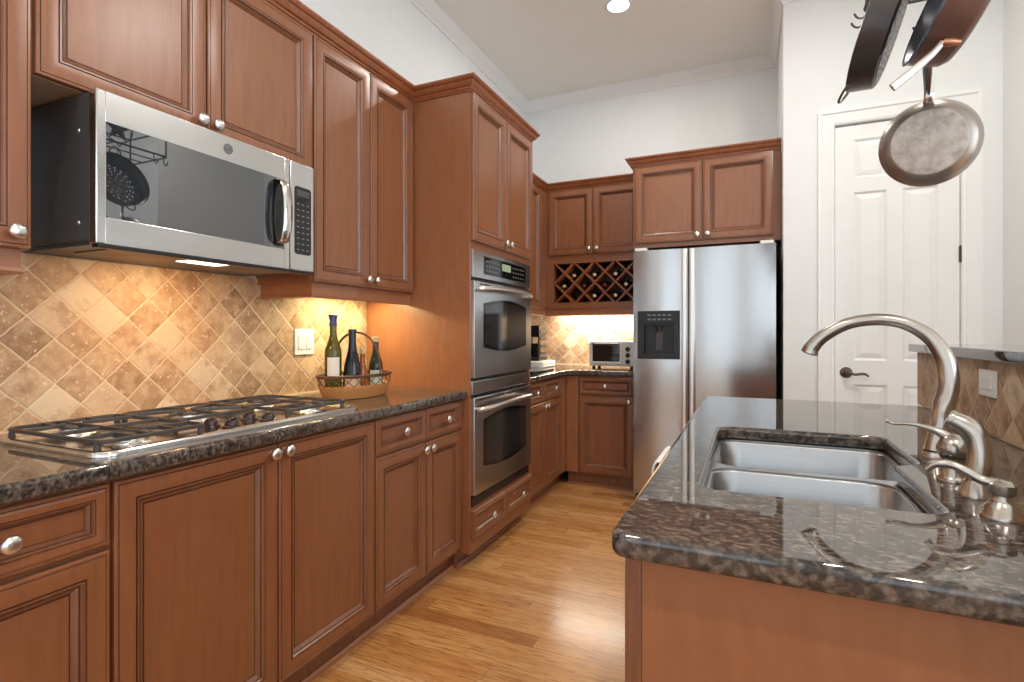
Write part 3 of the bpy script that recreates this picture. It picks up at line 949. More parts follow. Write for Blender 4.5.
# ------------------------------------------------------------------ faucet set
fa = empty('faucet', (0.395, 1.545, 0.9145), 'tall brushed nickel gooseneck faucet arching over the far bowl', 'faucet')
A = Vector(fa.location)
pts = spline([(0.395, 1.545, 0.926), (0.400, 1.552, 0.955), (0.408, 1.556, 0.99), (0.412, 1.56, 1.02), (0.425, 1.57, 1.06), (0.430, 1.578, 1.10), (0.422, 1.585, 1.15), (0.395, 1.593, 1.198),
              (0.345, 1.60, 1.231), (0.285, 1.608, 1.240), (0.225, 1.615, 1.228), (0.175, 1.62, 1.197), (0.150, 1.622, 1.168), (0.143, 1.623, 1.152)], 5)
N = len(pts)
def frad(i):
    t = i / (N - 1)
    key = [(0, .021), (0.08, .018), (0.2, .0165), (0.26, .0195), (0.38, .019), (0.5, .0165), (0.62, .0135), (0.75, .0135), (0.88, .0155), (1, .0185)]
    for (a, ra), (b, rb) in zip(key, key[1:]):
        if a <= t <= b: return ra + (rb - ra) * (t - a) / (b - a)
mb = MB().tube([p - A for p in pts], [frad(i) * 1.12 for i in range(N)], 18)
mb.build('spout', M['nickel'], fa, ang=60)
MB().lathe([(0.027, 0), (0.027, 0.006), (0.024, 0.009), (0.023, 0.014), (0.0, 0.014)], 28).build('base', M['nickel'], fa, ang=50)
d = (pts[-1] - pts[-2]).normalized()
MB().lathe([(0.0165, 0.0), (0.0165, 0.003), (0.012, 0.004), (0.0001, 0.004)], 18, M4=along(d, pts[-1] - A - d * 0.001)).build('aerator', M['dark_grey'], fa)

fh = empty('lever_mixer', (0.366, 1.315, 0.9145), 'brushed nickel single lever mixer pointing toward the sink beside the gooseneck', 'faucet control')
MB().lathe([(0.027, 0), (0.027, 0.004), (0.024, 0.008), (0.0215, 0.012), (0.0205, 0.038), (0.022, 0.046), (0.0001, 0.046)], 28).build('base', M['nickel'], fh, ang=50)
MB().lathe([(0.022, 0.047), (0.026, 0.052), (0.028, 0.060), (0.027, 0.069), (0.022, 0.081), (0.013, 0.089), (0.0001, 0.092)], 28).build('dome', M['nickel'], fh, ang=60)
ps = spline([(0.002, 0.004, 0.074), (-0.018, 0.010, 0.091), (-0.040, 0.016, 0.100), (-0.066, 0.022, 0.104), (-0.092, 0.029, 0.103), (-0.106, 0.033, 0.106)], 5)
nn = len(ps)
MB().tube(ps, [(0.013 - 0.0075 * min(1, i / 12) + (0.003 * max(0, (i - 14) / 8) if i < nn - 3 else -0.003 * (i - nn + 4) / 3), 0.012 - 0.008 * min(1, i / 12)) for i in range(nn)], 14).build('lever', M['nickel'], fh, ang=60)

sp = empty('side_sprayer', (0.368, 1.205, 0.9145), 'short curved brushed nickel side sprayer between lever mixer and soap dispenser', 'sprayer')
MB().lathe([(0.0265, 0), (0.0265, 0.004), (0.023, 0.012), (0.0205, 0.024), (0.018, 0.030), (0.0001, 0.030)], 26).build('base', M['nickel'], sp, ang=50)
ps = spline([(0, 0, 0.027), (0.004, 0.004, 0.050), (0.007, 0.008, 0.078), (0.003, 0.012, 0.103), (-0.010, 0.016, 0.121), (-0.028, 0.021, 0.131)], 5)
nn = len(ps)
MB().tube(ps, [0.0165 + 0.003 * math.sin(PI * i / nn) for i in range(nn)], 18).build('wand', M['nickel'], sp, ang=60)
d = (ps[-1] - ps[-2]).normalized()
MB().lathe([(0.0165, 0), (0.0175, 0.004), (0.0160, 0.008), (0.011, 0.009), (0.0001, 0.008)], 18, M4=along(d, ps[-1])).build('spray_head', M['nickel'], sp, ang=50)

sd = empty('soap_dispenser', (0.362, 1.082, 0.9145), 'brushed nickel soap dispenser with bell base and curved nozzle, nearest the viewer', 'soap dispenser')
MB().lathe([(0.0275, 0), (0.0275, 0.003), (0.026, 0.006), (0.021, 0.019), (0.0165, 0.024), (0.0135, 0.028), (0.0135, 0.036), (0.0001, 0.036)], 28).build('base', M['nickel'], sd, ang=40)
MB().lathe([(0.0135, 0.036), (0.0165, 0.038), (0.0185, 0.050), (0.0185, 0.053), (0.013, 0.058), (0.0001, 0.060)], 26).build('pump_cap', M['nickel'], sd, ang=40)
ps = spline([(-0.004, 0.001, 0.054), (-0.022, 0.007, 0.055), (-0.038, 0.013, 0.064), (-0.058, 0.020, 0.073), (-0.078, 0.027, 0.071), (-0.089, 0.031, 0.060)], 5)
nn = len(ps)
MB().tube(ps, [0.008 - 0.0022 * i / nn for i in range(nn)], 14).build('nozzle', M['nickel'], sd, ang=60)

# ------------------------------------------------------------------ cooktop
CX0, CX1, CY0, CY1 = -1.888, -1.366, 0.722, 1.634
ct = empty('gas_cooktop', (-1.63, 1.178, CT1 + 0.0006), 'stainless gas cooktop with black iron grates and four central knobs', 'cooktop')
def cl(x, y, z=0): return (x + 1.63, y - 1.178, z)
mb = MB()
vv, ff = [], []
pr = [(0, 0), (0, 0.006), (0.004, 0.012), (0.012, 0.0135), (0.020, 0.0125), (0.026, 0.008), (0.032, 0.006)]
n = len(rrect(0, 1, 0, 1, .1, 6))
for (i, z) in pr:
    vv += [cl(x, y, z) for x, y in rrect(CX0 + i, CX1 - i, CY0 + i, CY1 - i, 0.045 - i * 0.5, 6)]
for i in range(len(pr) - 1):
    for k in range(n): ff.append((i * n + k, i * n + (k + 1) % n, (i + 1) * n + (k + 1) % n, (i + 1) * n + k))
ff.append(tuple((len(pr) - 1) * n + k for k in range(n))); ff.append(tuple(reversed(range(n))))
mb.add(vv, ff).build('tray', M['chrome'], ct, ang=40)
BUR = [(-1.50, 0.87, .042), (-1.76, 0.87, .036), (-1.50, 1.49, .036), (-1.76, 1.49, .042), (-1.72, 1.18, .055)]
for (x, y, r) in BUR:
    b_ = MB().lathe([(r + 0.018, 0.006), (r + 0.016, 0.009), (r, 0.010), (r - 0.004, 0.020), (r - 0.008, 0.021), (0.0001, 0.021)], 24).build('burner', M['satin'], ct, cl(x, y))
    MB().lathe([(r - 0.004, 0.0212), (r, 0.024), (r - 0.002, 0.029), (r - 0.012, 0.031), (0.0001, 0.031)], 24).build('burner_cap', M['iron'], b_)
def grate(y0, y1, x0, x1, centers):
    mb = MB()
    H, w = 0.029, 0.005
    def bar(a, b, za=H, zb=H, r=w):
        p = [cl(*a, za), cl(*b, zb)]
        mb.tube(p, [(r, r * 1.25)] * 2, 6)
    fr = [cl(x, y, H) for x, y in rrect(x0, x1, y0, y1, 0.03, 3)]
    mb.tube(fr, [(w, w * 1.2)] * len(fr), 6, closed=True)
    for (cx, cy) in centers:
        for ang in range(0, 360, 60 if len(centers) == 1 else 90):
            a = R(ang)
            ex, ey = cx + math.cos(a), cy + math.sin(a)
            dx, dy = math.cos(a), math.sin(a)
            ts = []
            if dx > 1e-6: ts.append((x1 - cx) / dx)
            if dx < -1e-6: ts.append((x0 - cx) / dx)
            if dy > 1e-6: ts.append((y1 - cy) / dy)
            if dy < -1e-6: ts.append((y0 - cy) / dy)
            t = min(ts)
            bar((cx + dx * 0.022, cy + dy * 0.022), (cx + dx * t, cy + dy * t), H + 0.003, H)
    if len(centers) > 1:
        xm = (x0 + x1) / 2
        bar((xm, y0), (xm, y1))
        for k in (0.3, 0.7):
            ym = y0 + (y1 - y0) * k
            bar((x0, ym), (x0 + 0.09, ym)); bar((x1 - 0.09, ym), (x1, ym))
    for (fx, fy) in ((x0 + .02, y0 + .006), (x1 - .02, y0 + .006), (x0 + .02, y1 - .006), (x1 - .02, y1 - .006)):
        mb.tube([cl(fx, fy, 0.0065), cl(fx, fy, 0.022), cl(fx, fy, H)], [0.009, 0.007, 0.006], 7)
    return mb.build('grate', M['iron'], ct, ang=50)
gx0, gx1 = CX0 + 0.04, CX1 - 0.05
grate(CY0 + 0.03, CY0 + 0.305, gx0, gx1, [(-1.50, 0.87), (-1.76, 0.87)])
grate(CY1 - 0.305, CY1 - 0.03, gx0, gx1, [(-1.50, 1.49), (-1.76, 1.49)])
grate(CY0 + 0.315, CY1 - 0.315, gx0, -1.56, [(-1.72, 1.18)])
for (x, y) in ((-1.50, 1.10), (-1.435, 1.12), (-1.50, 1.235), (-1.435, 1.255)):
    mb = MB().lathe([(0.026, 0), (0.026, 0.004), (0.020, 0.007), (0.019, 0.016), (0.016, 0.020), (0.0001, 0.021)], 20)
    mb.box(-0.006, 0.006, -0.020, 0.020, 0.018, 0.027, b=0.003)
    mb.build('knob', M['knob'], ct, cl(x, y, 0.006), (0, 0, R(30)))

# ------------------------------------------------------------------ microwave
MY0, MY1, MZ0, MZ1, MX = 0.818, 1.577, 1.441, 1.848, -1.558
mw = empty('microwave', (MX, MY0, MZ0), 'stainless over the range microwave with dark glass door', 'microwave', R(90))
W, H = MY1 - MY0, MZ1 - MZ0
mb = MB().box(0.004, W - 0.004, 0.032, abs(XL + 0.014 - MX), 0.012, H - 0.004, b=0.003)
mb.box(0.012, W - 0.012, 0.02, abs(XL + 0.02 - MX), 0.0, 0.012)
mb.build('body', M['dark_grey'], mw)
for z in (0.06, H - 0.10):
    MB().lathe([(0.006, 0), (0.005, 0.002), (0.0001, 0.003)], 10, M4=along((-1, 0, 0), (0.004, 0.085, z))).build('side_screw', M['satin'], mw)
GX0, GX1, GZ0, GZ1 = 0.026, 0.560, 0.072, 0.325
SEAM = 0.640
mb = MB()
# door: steel frame around the glass
y0, y1 = 0.0, 0.031
mb.box(0, GX0, y0, y1, 0, H, b=0.004).box(GX1 + 0.055, SEAM - 0.0015, y0, y1, 0, H, b=0.002)
mb.box(GX0 - 0.004, GX1 + 0.057, y0, y1, 0, GZ0, b=0.002).box(GX0 - 0.004, GX1 + 0.057, y0, y1, GZ1, H, b=0.002)
dr = mb.build('door', M['steel'], mw)
mb = MB().prism(rrect(GX0 - 0.001, GX1 + 0.056, GZ0 - 0.001, GZ1 + 0.001, 0.012, 4), 0.0008, 0.02)
mb.build('door_glass', M['mid_glass'], dr)
MB().prism(rrect(GX1 + 0.004, GX1 + 0.050, GZ0 + 0.006, GZ1 - 0.006, 0.008, 3), -0.0004, 0.001).build('door_border', M['black_glass'], dr)
# handle
hp = spline([(0.590, -0.004, 0.090), (0.590, -0.030, 0.100), (0.590, -0.043, 0.145), (0.590, -0.047, 0.20), (0.590, -0.043, 0.255), (0.590, -0.030, 0.305), (0.590, -0.004, 0.316)], 5)
MB().tube(hp, [(0.019, 0.006)] * len(hp), 12).build('handle', M['chrome'], dr, ang=50)
mb = MB().box(SEAM + 0.0015, W, 0, 0.031, 0, H, b=0.004)
cp_ = mb.build('control_panel', M['steel'], mw)
mb = MB().prism(rrect(0.662, W - 0.016, 0.062, 0.318, 0.012, 4), -0.0012, 0.003)
mb.build('keypad', M['black_glass'], cp_)
mb = MB()
for r_ in range(9):
    for q in range(3):
        mb.box(0.672 + q * 0.024, 0.672 + q * 0.024 + 0.012, -0.0016, -0.0012, 0.078 + r_ * 0.0215, 0.078 + r_ * 0.0215 + 0.003)
mb.build('key_marks', M['key'], cp_)
MB().box(0.672, W - 0.026, -0.0018, -0.0012, 0.282, 0.305).build('display', M['dark_grey'], cp_)
mb = MB().lathe([(0.0165, 0), (0.0165, 0.0012), (0.015, 0.0018), (0.0001, 0.0018)], 26, M4=along((0, -1, 0), (0.385, 0.0, 0.366)))
mb.lathe([(0.0150, 0.0017), (0.0150, 0.0024), (0.0132, 0.0024), (0.0132, 0.0017)], 26, mi=1, M4=along((0, -1, 0), (0.385, 0.0, 0.366)), cap0=False, cap1=False)
text_mesh(mb, 'GE', 0.016, Matrix.Translation((0.385, -0.0021, 0.366)) @ Matrix.Rotation(R(90), 4, 'X'), 1)
mb.build('badge', [M['key'], M['dark_grey']], dr)
# underside
for xx in (0.07, 0.46):
    mb = MB().box(xx, xx + 0.23, 0.055, 0.24, -0.004, 0.001, b=0.002)
    mb.build('grease_filter', M['filter'], mw)
MB().box(0.31, 0.45, 0.08, 0.15, -0.003, 0.001, b=0.001).build('hood_lamp', M['hood_lamp'], mw)
MB().box(0.006, W - 0.006, 0.002, 0.03, -0.010, 0.001, b=0.003).build('lower_grille', M['black'], mw)
area('hood_lamp_glow', (MX - 0.115, 1.19, MZ0 - 0.012), (0, R(12), 0), 0.06, 0.14, 2.4, (1.0, 0.60, 0.26))

# ------------------------------------------------------------------ double oven
OY0, OY1 = 2.371, 3.132
ov = empty('double_oven', (FT + 0.008, OY0, OZ0), 'stainless double wall oven with two arched windows and bar handles', 'oven', R(90))
W = OY1 - OY0
zz = lambda z: z - OZ0
MB().box(0.004, W - 0.004, 0.024, 0.56, 0.004, OZ1 - OZ0 - 0.004).build('chassis', M['black'], ov)
MB().box(0, W, 0.004, 0.024, zz(0.322), zz(0.366), b=0.002).build('lower_vent', M['black'], ov)
MB().box(0, W, 0.0, 0.024, zz(0.890), zz(0.957), b=0.003).build('divider_panel', M['steel'], ov)
cpn = MB().box(0, W, -0.004, 0.024, zz(1.490), zz(OZ1), b=0.003).build('control_panel', M['steel'], ov)
mb = MB().box(0.12, 0.685, -0.0055, 0.001, zz(1.515), zz(1.610), b=0.001)
mb.build('control_glass', M['black_glass'], cpn)
MB().box(0.34, 0.46, -0.0062, -0.0052, zz(1.555), zz(1.595)).build('display', M['display'], cpn)
mb = MB()
for r_ in range(3):
    for q in range(5):
        mb.box(0.145 + q * 0.036, 0.145 + q * 0.036 + 0.018, -0.0062, -0.0053, zz(1.532 + r_ * 0.026), zz(1.538 + r_ * 0.026))
        mb.box(0.49 + q * 0.036, 0.49 + q * 0.036 + 0.016, -0.0062, -0.0053, zz(1.530 + r_ * 0.026), zz(1.537 + r_ * 0.026))
mb.build('key_marks', M['key'], cpn)
def oven_door(z0, z1, wz0, wz1, hz):
    d = MB().box(0, W, -0.012, 0.02, zz(z0), zz(z1), b=0.004).build('oven_door', M['steel'], ov)
    def win(i, rise):
        x0, x1 = 0.112 + i, 0.662 - i
        a, b = zz(wz0) + i, zz(wz1) - i
        top = [(x1 + (x0 - x1) * k / 12, b + rise * math.sin(PI * k / 12)) for k in range(13)]
        bot = [(x0 + (x1 - x0) * k / 12, a - rise * math.sin(PI * k / 12)) for k in range(13)]
        return top + bot
    MB().prism(win(-0.010, 0.028), -0.0136, -0.008).build('window_frame', M['black_glass'], d)
    MB().prism(win(0.004, 0.026), -0.0146, -0.0125).build('window', M['oven_glass'], d)
    hs = spline([(0.03, -0.014, zz(hz) - 0.004), (0.043, -0.042, zz(hz)), (0.15, -0.064, zz(hz) + 0.006), (W / 2, -0.068, zz(hz) + 0.010), (W - 0.15, -0.064, zz(hz) + 0.006), (W - 0.085, -0.045, zz(hz)), (W - 0.07, -0.014, zz(hz) - 0.004)], 5)
    MB().tube(hs, [(0.009, 0.013)] * len(hs), 14).build('handle', M['satin'], d, ang=60)
    mb = MB()
    for k in range(4):
        x = 0.06 + k * 0.17
        mb.box(x, x + 0.13, -0.0128, -0.010, zz(z1) - 0.018, zz(z1) - 0.010)
    mb.build('vent_slots', M['black'], d)
    return d
oven_door(0.975, 1.472, 1.140, 1.350, 1.432)
oven_door(0.378, 0.874, 0.520, 0.742, 0.815)

# ------------------------------------------------------------------ refrigerator
FX0, FX1, FY, FZ = -0.759, 0.148, 3.792, 1.782
fr = empty('refrigerator', (FX0, FY, 0), 'tall stainless side by side refrigerator with water dispenser', 'refrigerator')
W = FX1 - FX0
MB().box(0.008, W - 0.008, 0.068, 0.85, 0.03, FZ - 0.012, b=0.004).build('body', M['dark_grey'], fr)
MB().box(0.01, W - 0.01, 0.02, 0.07, 0.005, 0.065, b=0.004).build('toe_grille', M['black'], fr)
for x in (0.05, W - 0.05):
    for y in (0.12, 0.78):
        MB().lathe([(0.02, 0), (0.02, 0.03)], 12, M4=Matrix.Translation((x, y, 0))).build('roller', M['black'], fr)
def fridge_door(x0, x1, cut=None):
    mb = MB()
    def face(a, b, z0, z1):
        mb.box(a, b, 0, 0.062, z0, z1)
    # gently bowed front
    if cut is None:
        K = 16
        bow = lambda t: -0.010 * (1 - (2 * t - 1) ** 2)
        poly = [(x0 + (x1 - x0) * k / K, bow(k / K)) for k in range(K + 1)] + [(x1, 0.062), (x0, 0.062)]
        mb.prism(poly, 0.075, FZ, axis='z')
    else:
        a, b, z0, z1 = cut
        K = 16
        bow = lambda x: -0.010 * (1 - (2 * (x - x0) / (x1 - x0) - 1) ** 2)
        def strip(xa, xb, za, zb):
            poly = [(xa + (xb - xa) * k / K, bow(xa + (xb - xa) * k / K)) for k in range(K + 1)] + [(xb, 0.062), (xa, 0.062)]
            mb.prism(poly, za, zb, axis='z')
        strip(x0, x1, 0.075, z0); strip(x0, x1, z1, FZ); strip(x0, a, z0, z1); strip(b, x1, z0, z1)
    return mb.build('fridge_door', M['steel_v'], fr, ang=30)
XM = 0.372
DC = (0.030, 0.318, 1.022, 1.358)
fd = fridge_door(0, XM - 0.004, DC)
rd = fridge_door(XM + 0.004, W)
for x, d in ((XM - 0.024, fd), (XM + 0.026, rd)):
    hp = [(x, 0.0, 0.12), (x, -0.03, 0.15), (x, -0.036, 0.25)] + [(x, -0.036, 0.25 + 1.33 * k / 8) for k in range(1, 9)] + [(x, -0.036, 1.64), (x, -0.03, 1.72), (x, 0.0, 1.755)]
    MB().tube(spline(hp, 3), (0.0165, 0.008), 12).build('handle', M['satin'], d, ang=60) if False else MB().box(x - 0.017, x + 0.017, -0.034, -0.004, 0.09, FZ - 0.004, b=0.009).build('handle', M['satin'], d, ang=50)
for x in (0.0, W - 0.10):
    MB().box(x + 0.008, x + 0.09, 0.006, 0.09, FZ, FZ + 0.022, b=0.006).build('hinge_cover', M['white'], fr)
# dispenser
a, b, z0, z1 = DC
mb = MB()
mb.box(a, b, -0.006, 0.004, z1 - 0.085, z1, b=0.003)                  # control face
mb.box(a, a + 0.045, -0.006, 0.05, z0, z1 - 0.085, b=0.003).box(b - 0.045, b, -0.006, 0.05, z0, z1 - 0.085, b=0.003)
mb.box(a + 0.04, b - 0.04, -0.006, 0.05, z0, z0 + 0.03, b=0.003)
mb.box(a + 0.03, b - 0.03, 0.045, 0.058, z0, z1)
mb.box(a + 0.04, b - 0.04, 0.004, 0.05, z1 - 0.10, z1 - 0.02)
dp_ = mb.build('water_dispenser', M['black'], fd)
mb = MB().lathe([(0.016, 0), (0.020, 0.03), (0.028, 0.045)], 16, M4=Matrix.Translation(((a + b) / 2, 0.022, z1 - 0.15)))
mb.box((a + b) / 2 - 0.025, (a + b) / 2 + 0.025, 0.030, 0.036, z0 + 0.06, z1 - 0.14, b=0.002)
mb.build('dispenser_paddle', M['gun'], dp_)
mb = MB()
for r_ in range(2):
    for q in range(5):
        mb.box(a + 0.07 + q * 0.034, a + 0.07 + q * 0.034 + 0.022, -0.0068, -0.0058, z1 - 0.035 - r_ * 0.03, z1 - 0.025 - r_ * 0.03)
mb.build('key_marks', M['key'], dp_)
MB().box(a + 0.05, b - 0.05, 0.0, 0.044, z0 + 0.031, z0 + 0.035).build('drip_tray', M['gun'], dp_)

# ------------------------------------------------------------------ electrical plates
def wall_plate(name, label, loc, rot, w, h, rockers, cat):
    e = empty(name, loc, label, cat); e.rotation_euler = rot
    MB().box(-w / 2, w / 2, -0.006, 0, -h / 2, h / 2, b=0.003).build('cover_plate', M['switch'], e)
    for (x, z, rw, rh) in rockers:
        MB().box(x - rw / 2, x + rw / 2, -0.010, -0.004, z - rh / 2, z + rh / 2, b=0.002).build('rocker', M['switch'], e)
    return e
wall_plate('switch_plate', 'white double switch plate on the tiles left of the bottle basket', (XL + 0.0125, 1.903, 1.163), (0, 0, R(90)), 0.118, 0.122, [(-0.024, 0, 0.034, 0.068), (0.024, 0, 0.034, 0.068)], 'light switch')
wall_plate('switch_plate', 'white switch plate mounted sideways on the tiled bar wall', (XB - 0.0005, 1.945, 1.062), (0, 0, R(-90)), 0.118, 0.076, [(0, 0, 0.068, 0.034)], 'light switch')
wall_plate('outlet_plate', 'white outlet plate on bright tiles behind the toaster oven', (-1.30, YB - 0.0125, 1.17), (0, 0, 0), 0.074, 0.12, [(0, 0.022, 0.03, 0.028), (0, -0.022, 0.03, 0.028)], 'outlet')

# ------------------------------------------------------------------ basket of bottles
BX, BY = -1.665, 1.945
RX, RY = 0.115, 0.205     # half sizes: x across counter, y along wall
bk = empty('wicker_basket', (BX, BY, CT1 + 0.0006), 'oval woven basket with dark hoop handle on the left worktop', 'basket')
def oval(f, z, n=40, dx=0): return [(RX * f * math.cos(2 * PI * k / n), RY * f * math.sin(2 * PI * k / n), z) for k in range(n)]
mb = MB()
vv, ff = [], []
prb = [(0.80, 0), (0.88, 0.002), (0.92, 0.02), (0.97, 0.04), (1.0, 0.055), (0.98, 0.058), (0.95, 0.05), (0.90, 0.02), (0.86, 0.008)]
for f, z in prb: vv += oval(f, z)
for i in range(len(prb) - 1):
    for k in range(40): ff.append((i * 40 + k, i * 40 + (k + 1) % 40, (i + 1) * 40 + (k + 1) % 40, (i + 1) * 40 + k))
ff.append(tuple(reversed(range(40)))); ff.append(tuple((len(prb) - 1) * 40 + k for k in range(40)))
mb.add(vv, ff).build('woven_bowl', M['wicker'], bk, ang=60)
mb = MB()
mb.tube(oval(1.04, 0.102), 0.0048, 8, closed=True).tube(oval(1.03, 0.094), 0.003, 6, closed=True)
mb.build('rim', M['cane'], bk)
mb = MB()
for k in range(20):
    a0, a1 = 2 * PI * k / 20, 2 * PI * (k + 1) / 20
    p = lambda a, z, f: (RX * f * math.cos(a), RY * f * math.sin(a), z)
    mb.tube([p(a0, 0.055, .99), p(a1, 0.098, 1.03)], 0.0022, 5).tube([p(a1, 0.055, .99), p(a0, 0.098, 1.03)], 0.0022, 5)
mb.build('lattice_side', M['cane'], bk)
hp = [(-RX * 1.0 * math.cos(PI * k / 18), 0.0, 0.09 + 0.205 * math.sin(PI * k / 18) ** 0.8) for k in range(19)]
mb = MB().tube(hp, 0.0042, 8).tube([(x, 0.007, z - 0.003) for x, y, z in hp], 0.0035, 8)
mb.build('hoop_handle', M['cane'], bk, rot=(0, 0, R(20)))
def bottle(name, label, x, y, prof, mat, parts, cat='bottle'):
    e = empty(name, (x, y, CT1 + 0.0095), label, cat, R(-35))
    MB().lathe(prof, 28).build('glass', M[mat], e, ang=45)
    for (nm, pf, m_, arc_) in parts:
        if arc_:
            r_, z0, z1, half = pf
            pts_ = [(r_ * math.cos(-PI / 2 + half * (2 * k / 10 - 1)), r_ * math.sin(-PI / 2 + half * (2 * k / 10 - 1))) for k in range(11)]
            pin = [((r_ - 0.0008) * x_ / r_, (r_ - 0.0008) * y_ / r_) for x_, y_ in pts_]
            MB().prism(pts_ + pin[::-1], z0, z1, axis='z').build(nm, M[m_], e, rot=(0, 0, R(80)))
        else:
            MB().lathe(pf, 20).build(nm, M[m_], e, ang=45)
    return e
def wine_prof(r, hs, hn, rn=0.0145):
    return [(0.001, 0.004), (r * 0.7, 0.0), (r * 0.95, 0.003), (r, 0.010), (r, hs), (r * 0.94, hs + 0.018), (r * 0.72, hs + 0.038), (rn + 0.006, hs + 0.055), (rn + 0.001, hs + 0.075), (rn, hn - 0.014), (rn + 0.002, hn - 0.013), (rn + 0.002, hn), (0.001, hn)]
bottle('wine_bottle', 'tall olive green bottle with blue stopper, leftmost in the basket', -1.675, 1.808, wine_prof(0.036, 0.195, 0.322), 'green_glass',
       [('label', (0.0366, 0.085, 0.175, 0.75), 'label', True), ('stopper', [(0.0165, 0.314), (0.0175, 0.324), (0.0145, 0.330), (0.019, 0.354), (0.020, 0.361), (0.0001, 0.364)], 'blue', False)])
bottle('wine_bottle', 'black wine bottle with cream label in front of the green one', -1.622, 1.870, [(0.001, 0.004), (0.028, 0), (0.038, 0.004), (0.040, 0.012), (0.040, 0.09), (0.036, 0.13), (0.028, 0.17), (0.0195, 0.205), (0.0165, 0.235), (0.0165, 0.285), (0.0185, 0.286), (0.0185, 0.298), (0.001, 0.298)], 'dark_glass',
       [('label', (0.0408, 0.020, 0.082, 0.95), 'cream_label', True)])
bottle('oil_bottle', 'small amber oil bottle with cork behind the hoop handle', -1.700, 1.985, [(0.001, 0.003), (0.024, 0), (0.026, 0.008), (0.025, 0.10), (0.015, 0.14), (0.011, 0.165), (0.013, 0.185), (0.001, 0.185)], 'amber',
       [('cork', [(0.010, 0.184), (0.011, 0.20), (0.0001, 0.201)], 'cork', False)])
bottle('oil_bottle', 'slim clear amber topped bottle at the front of the basket', -1.628, 1.945, [(0.001, 0.003), (0.022, 0), (0.024, 0.008), (0.024, 0.085), (0.016, 0.125), (0.012, 0.15), (0.012, 0.185), (0.001, 0.185)], 'amber',
       [('cork', [(0.0105, 0.184), (0.012, 0.196), (0.012, 0.21), (0.0001, 0.211)], 'cork', False)])
bottle('oil_bottle', 'dark green bottle with pale cap, rightmost in the basket', -1.645, 2.060, [(0.001, 0.003), (0.030, 0), (0.0345, 0.005), (0.0345, 0.115), (0.031, 0.145), (0.019, 0.178), (0.0150, 0.20), (0.0145, 0.245), (0.001, 0.245)], 'deep_green',
       [('label', (0.0352, 0.035, 0.105, 0.9), 'green_label', True), ('cap', [(0.0158, 0.238), (0.0165, 0.241), (0.0165, 0.262), (0.0001, 0.264)], 'cork', False)])

# ------------------------------------------------------------------ far counter appliances
te = empty('toaster_oven', (-1.217, 4.255, CT1 + 0.0006), 'white toaster oven with glass door beside the refrigerator', 'toaster oven')
W, Dd, H0, H1 = 0.372, 0.26, 0.018, 0.222
MB().box(0, W, 0.01, Dd, H0, H1, b=0.012).build('body', M['white'], te)
mb = MB().rings(0.012, 0.272, H0 + 0.02, H1 - 0.014, [(0, 0.012), (0, 0.002), (0.003, 0.0), (0.016, 0.0), (0.018, 0.003)], [0, 0, 0, 0], 1)
d = mb.build('oven_door', [M['white'], M['oven_glass']], te)
MB().tube([(0.03, 0.0, H1 - 0.022), (0.035, -0.022, H1 - 0.022), (0.24, -0.022, H1 - 0.022), (0.245, 0.0, H1 - 0.022)], 0.007, 8).build('handle', M['black'], d)
for k, z in enumerate((0.058, 0.108, 0.158)):
    MB().lathe([(0.019, 0), (0.019, 0.005), (0.014, 0.007), (0.013, 0.018), (0.0001, 0.019)], 18, M4=along((0, -1, 0), (0.318, 0.012, z))).build('knob', M['black'], te)
for x in (0.03, W - 0.03):
    for y in (0.04, Dd - 0.04):
        MB().lathe([(0.014, 0), (0.012, 0.019)], 12, M4=Matrix.Translation((x, y, 0))).build('foot', M['black'], te)

pd = empty('pod_drawer', (-1.92, 4.07, CT1 + 0.0006), 'low white storage drawer under the coffee maker', 'storage drawer')
MB().box(0, 0.36, 0, 0.32, 0, 0.052, b=0.004).build('body', M['white'], pd)
MB().box(0.02, 0.34, -0.008, -0.0005, 0.006, 0.046, b=0.003).build('drawer_front', M['white'], pd)
MB().box(0.361, 0.367, 0.01, 0.31, 0.006, 0.022, b=0.002).box(0.361, 0.367, 0.01, 0.31, 0.028, 0.046, b=0.002).build('side_panel', M['white'], pd)
cm = empty('coffee_maker', (-1.87, 4.16, CT1 + 0.0535), 'black coffee maker with silver trim on the low white drawer', 'coffee maker')
MB().box(0, 0.25, 0, 0.20, 0, 0.03, b=0.008).build('base', M['black'], cm)
MB().box(0.0, 0.12, 0.0, 0.20, 0.03, 0.30, b=0.012).build('water_tank', M['black'], cm)
MB().box(0.12, 0.24, 0.01, 0.19, 0.20, 0.30, b=0.015).build('brew_head', M['black'], cm)
mb = MB().box(0.236, 0.252, 0.004, 0.020, 0.028, 0.296, b=0.004)
for k in range(4): mb.box(0.246, 0.254, 0.03, 0.17, 0.05 + k * 0.062, 0.075 + k * 0.062, b=0.003)
mb.build('front_trim', M['gun'], cm)
MB().lathe([(0.035, 0), (0.042, 0.02), (0.044, 0.11), (0.040, 0.115), (0.0001, 0.115)], 20, M4=Matrix.Translation((0.18, 0.10, 0.0305))).build('cup', M['black_glass'], cm)
tag(MB().box(-1.62, -1.40, 3.50, 3.92, CT1 + 0.0006, CT1 + 0.012, b=0.004).build('glass_board', M['black_glass']), 'flat black glass board on the worktop just past the oven', 'cutting board')

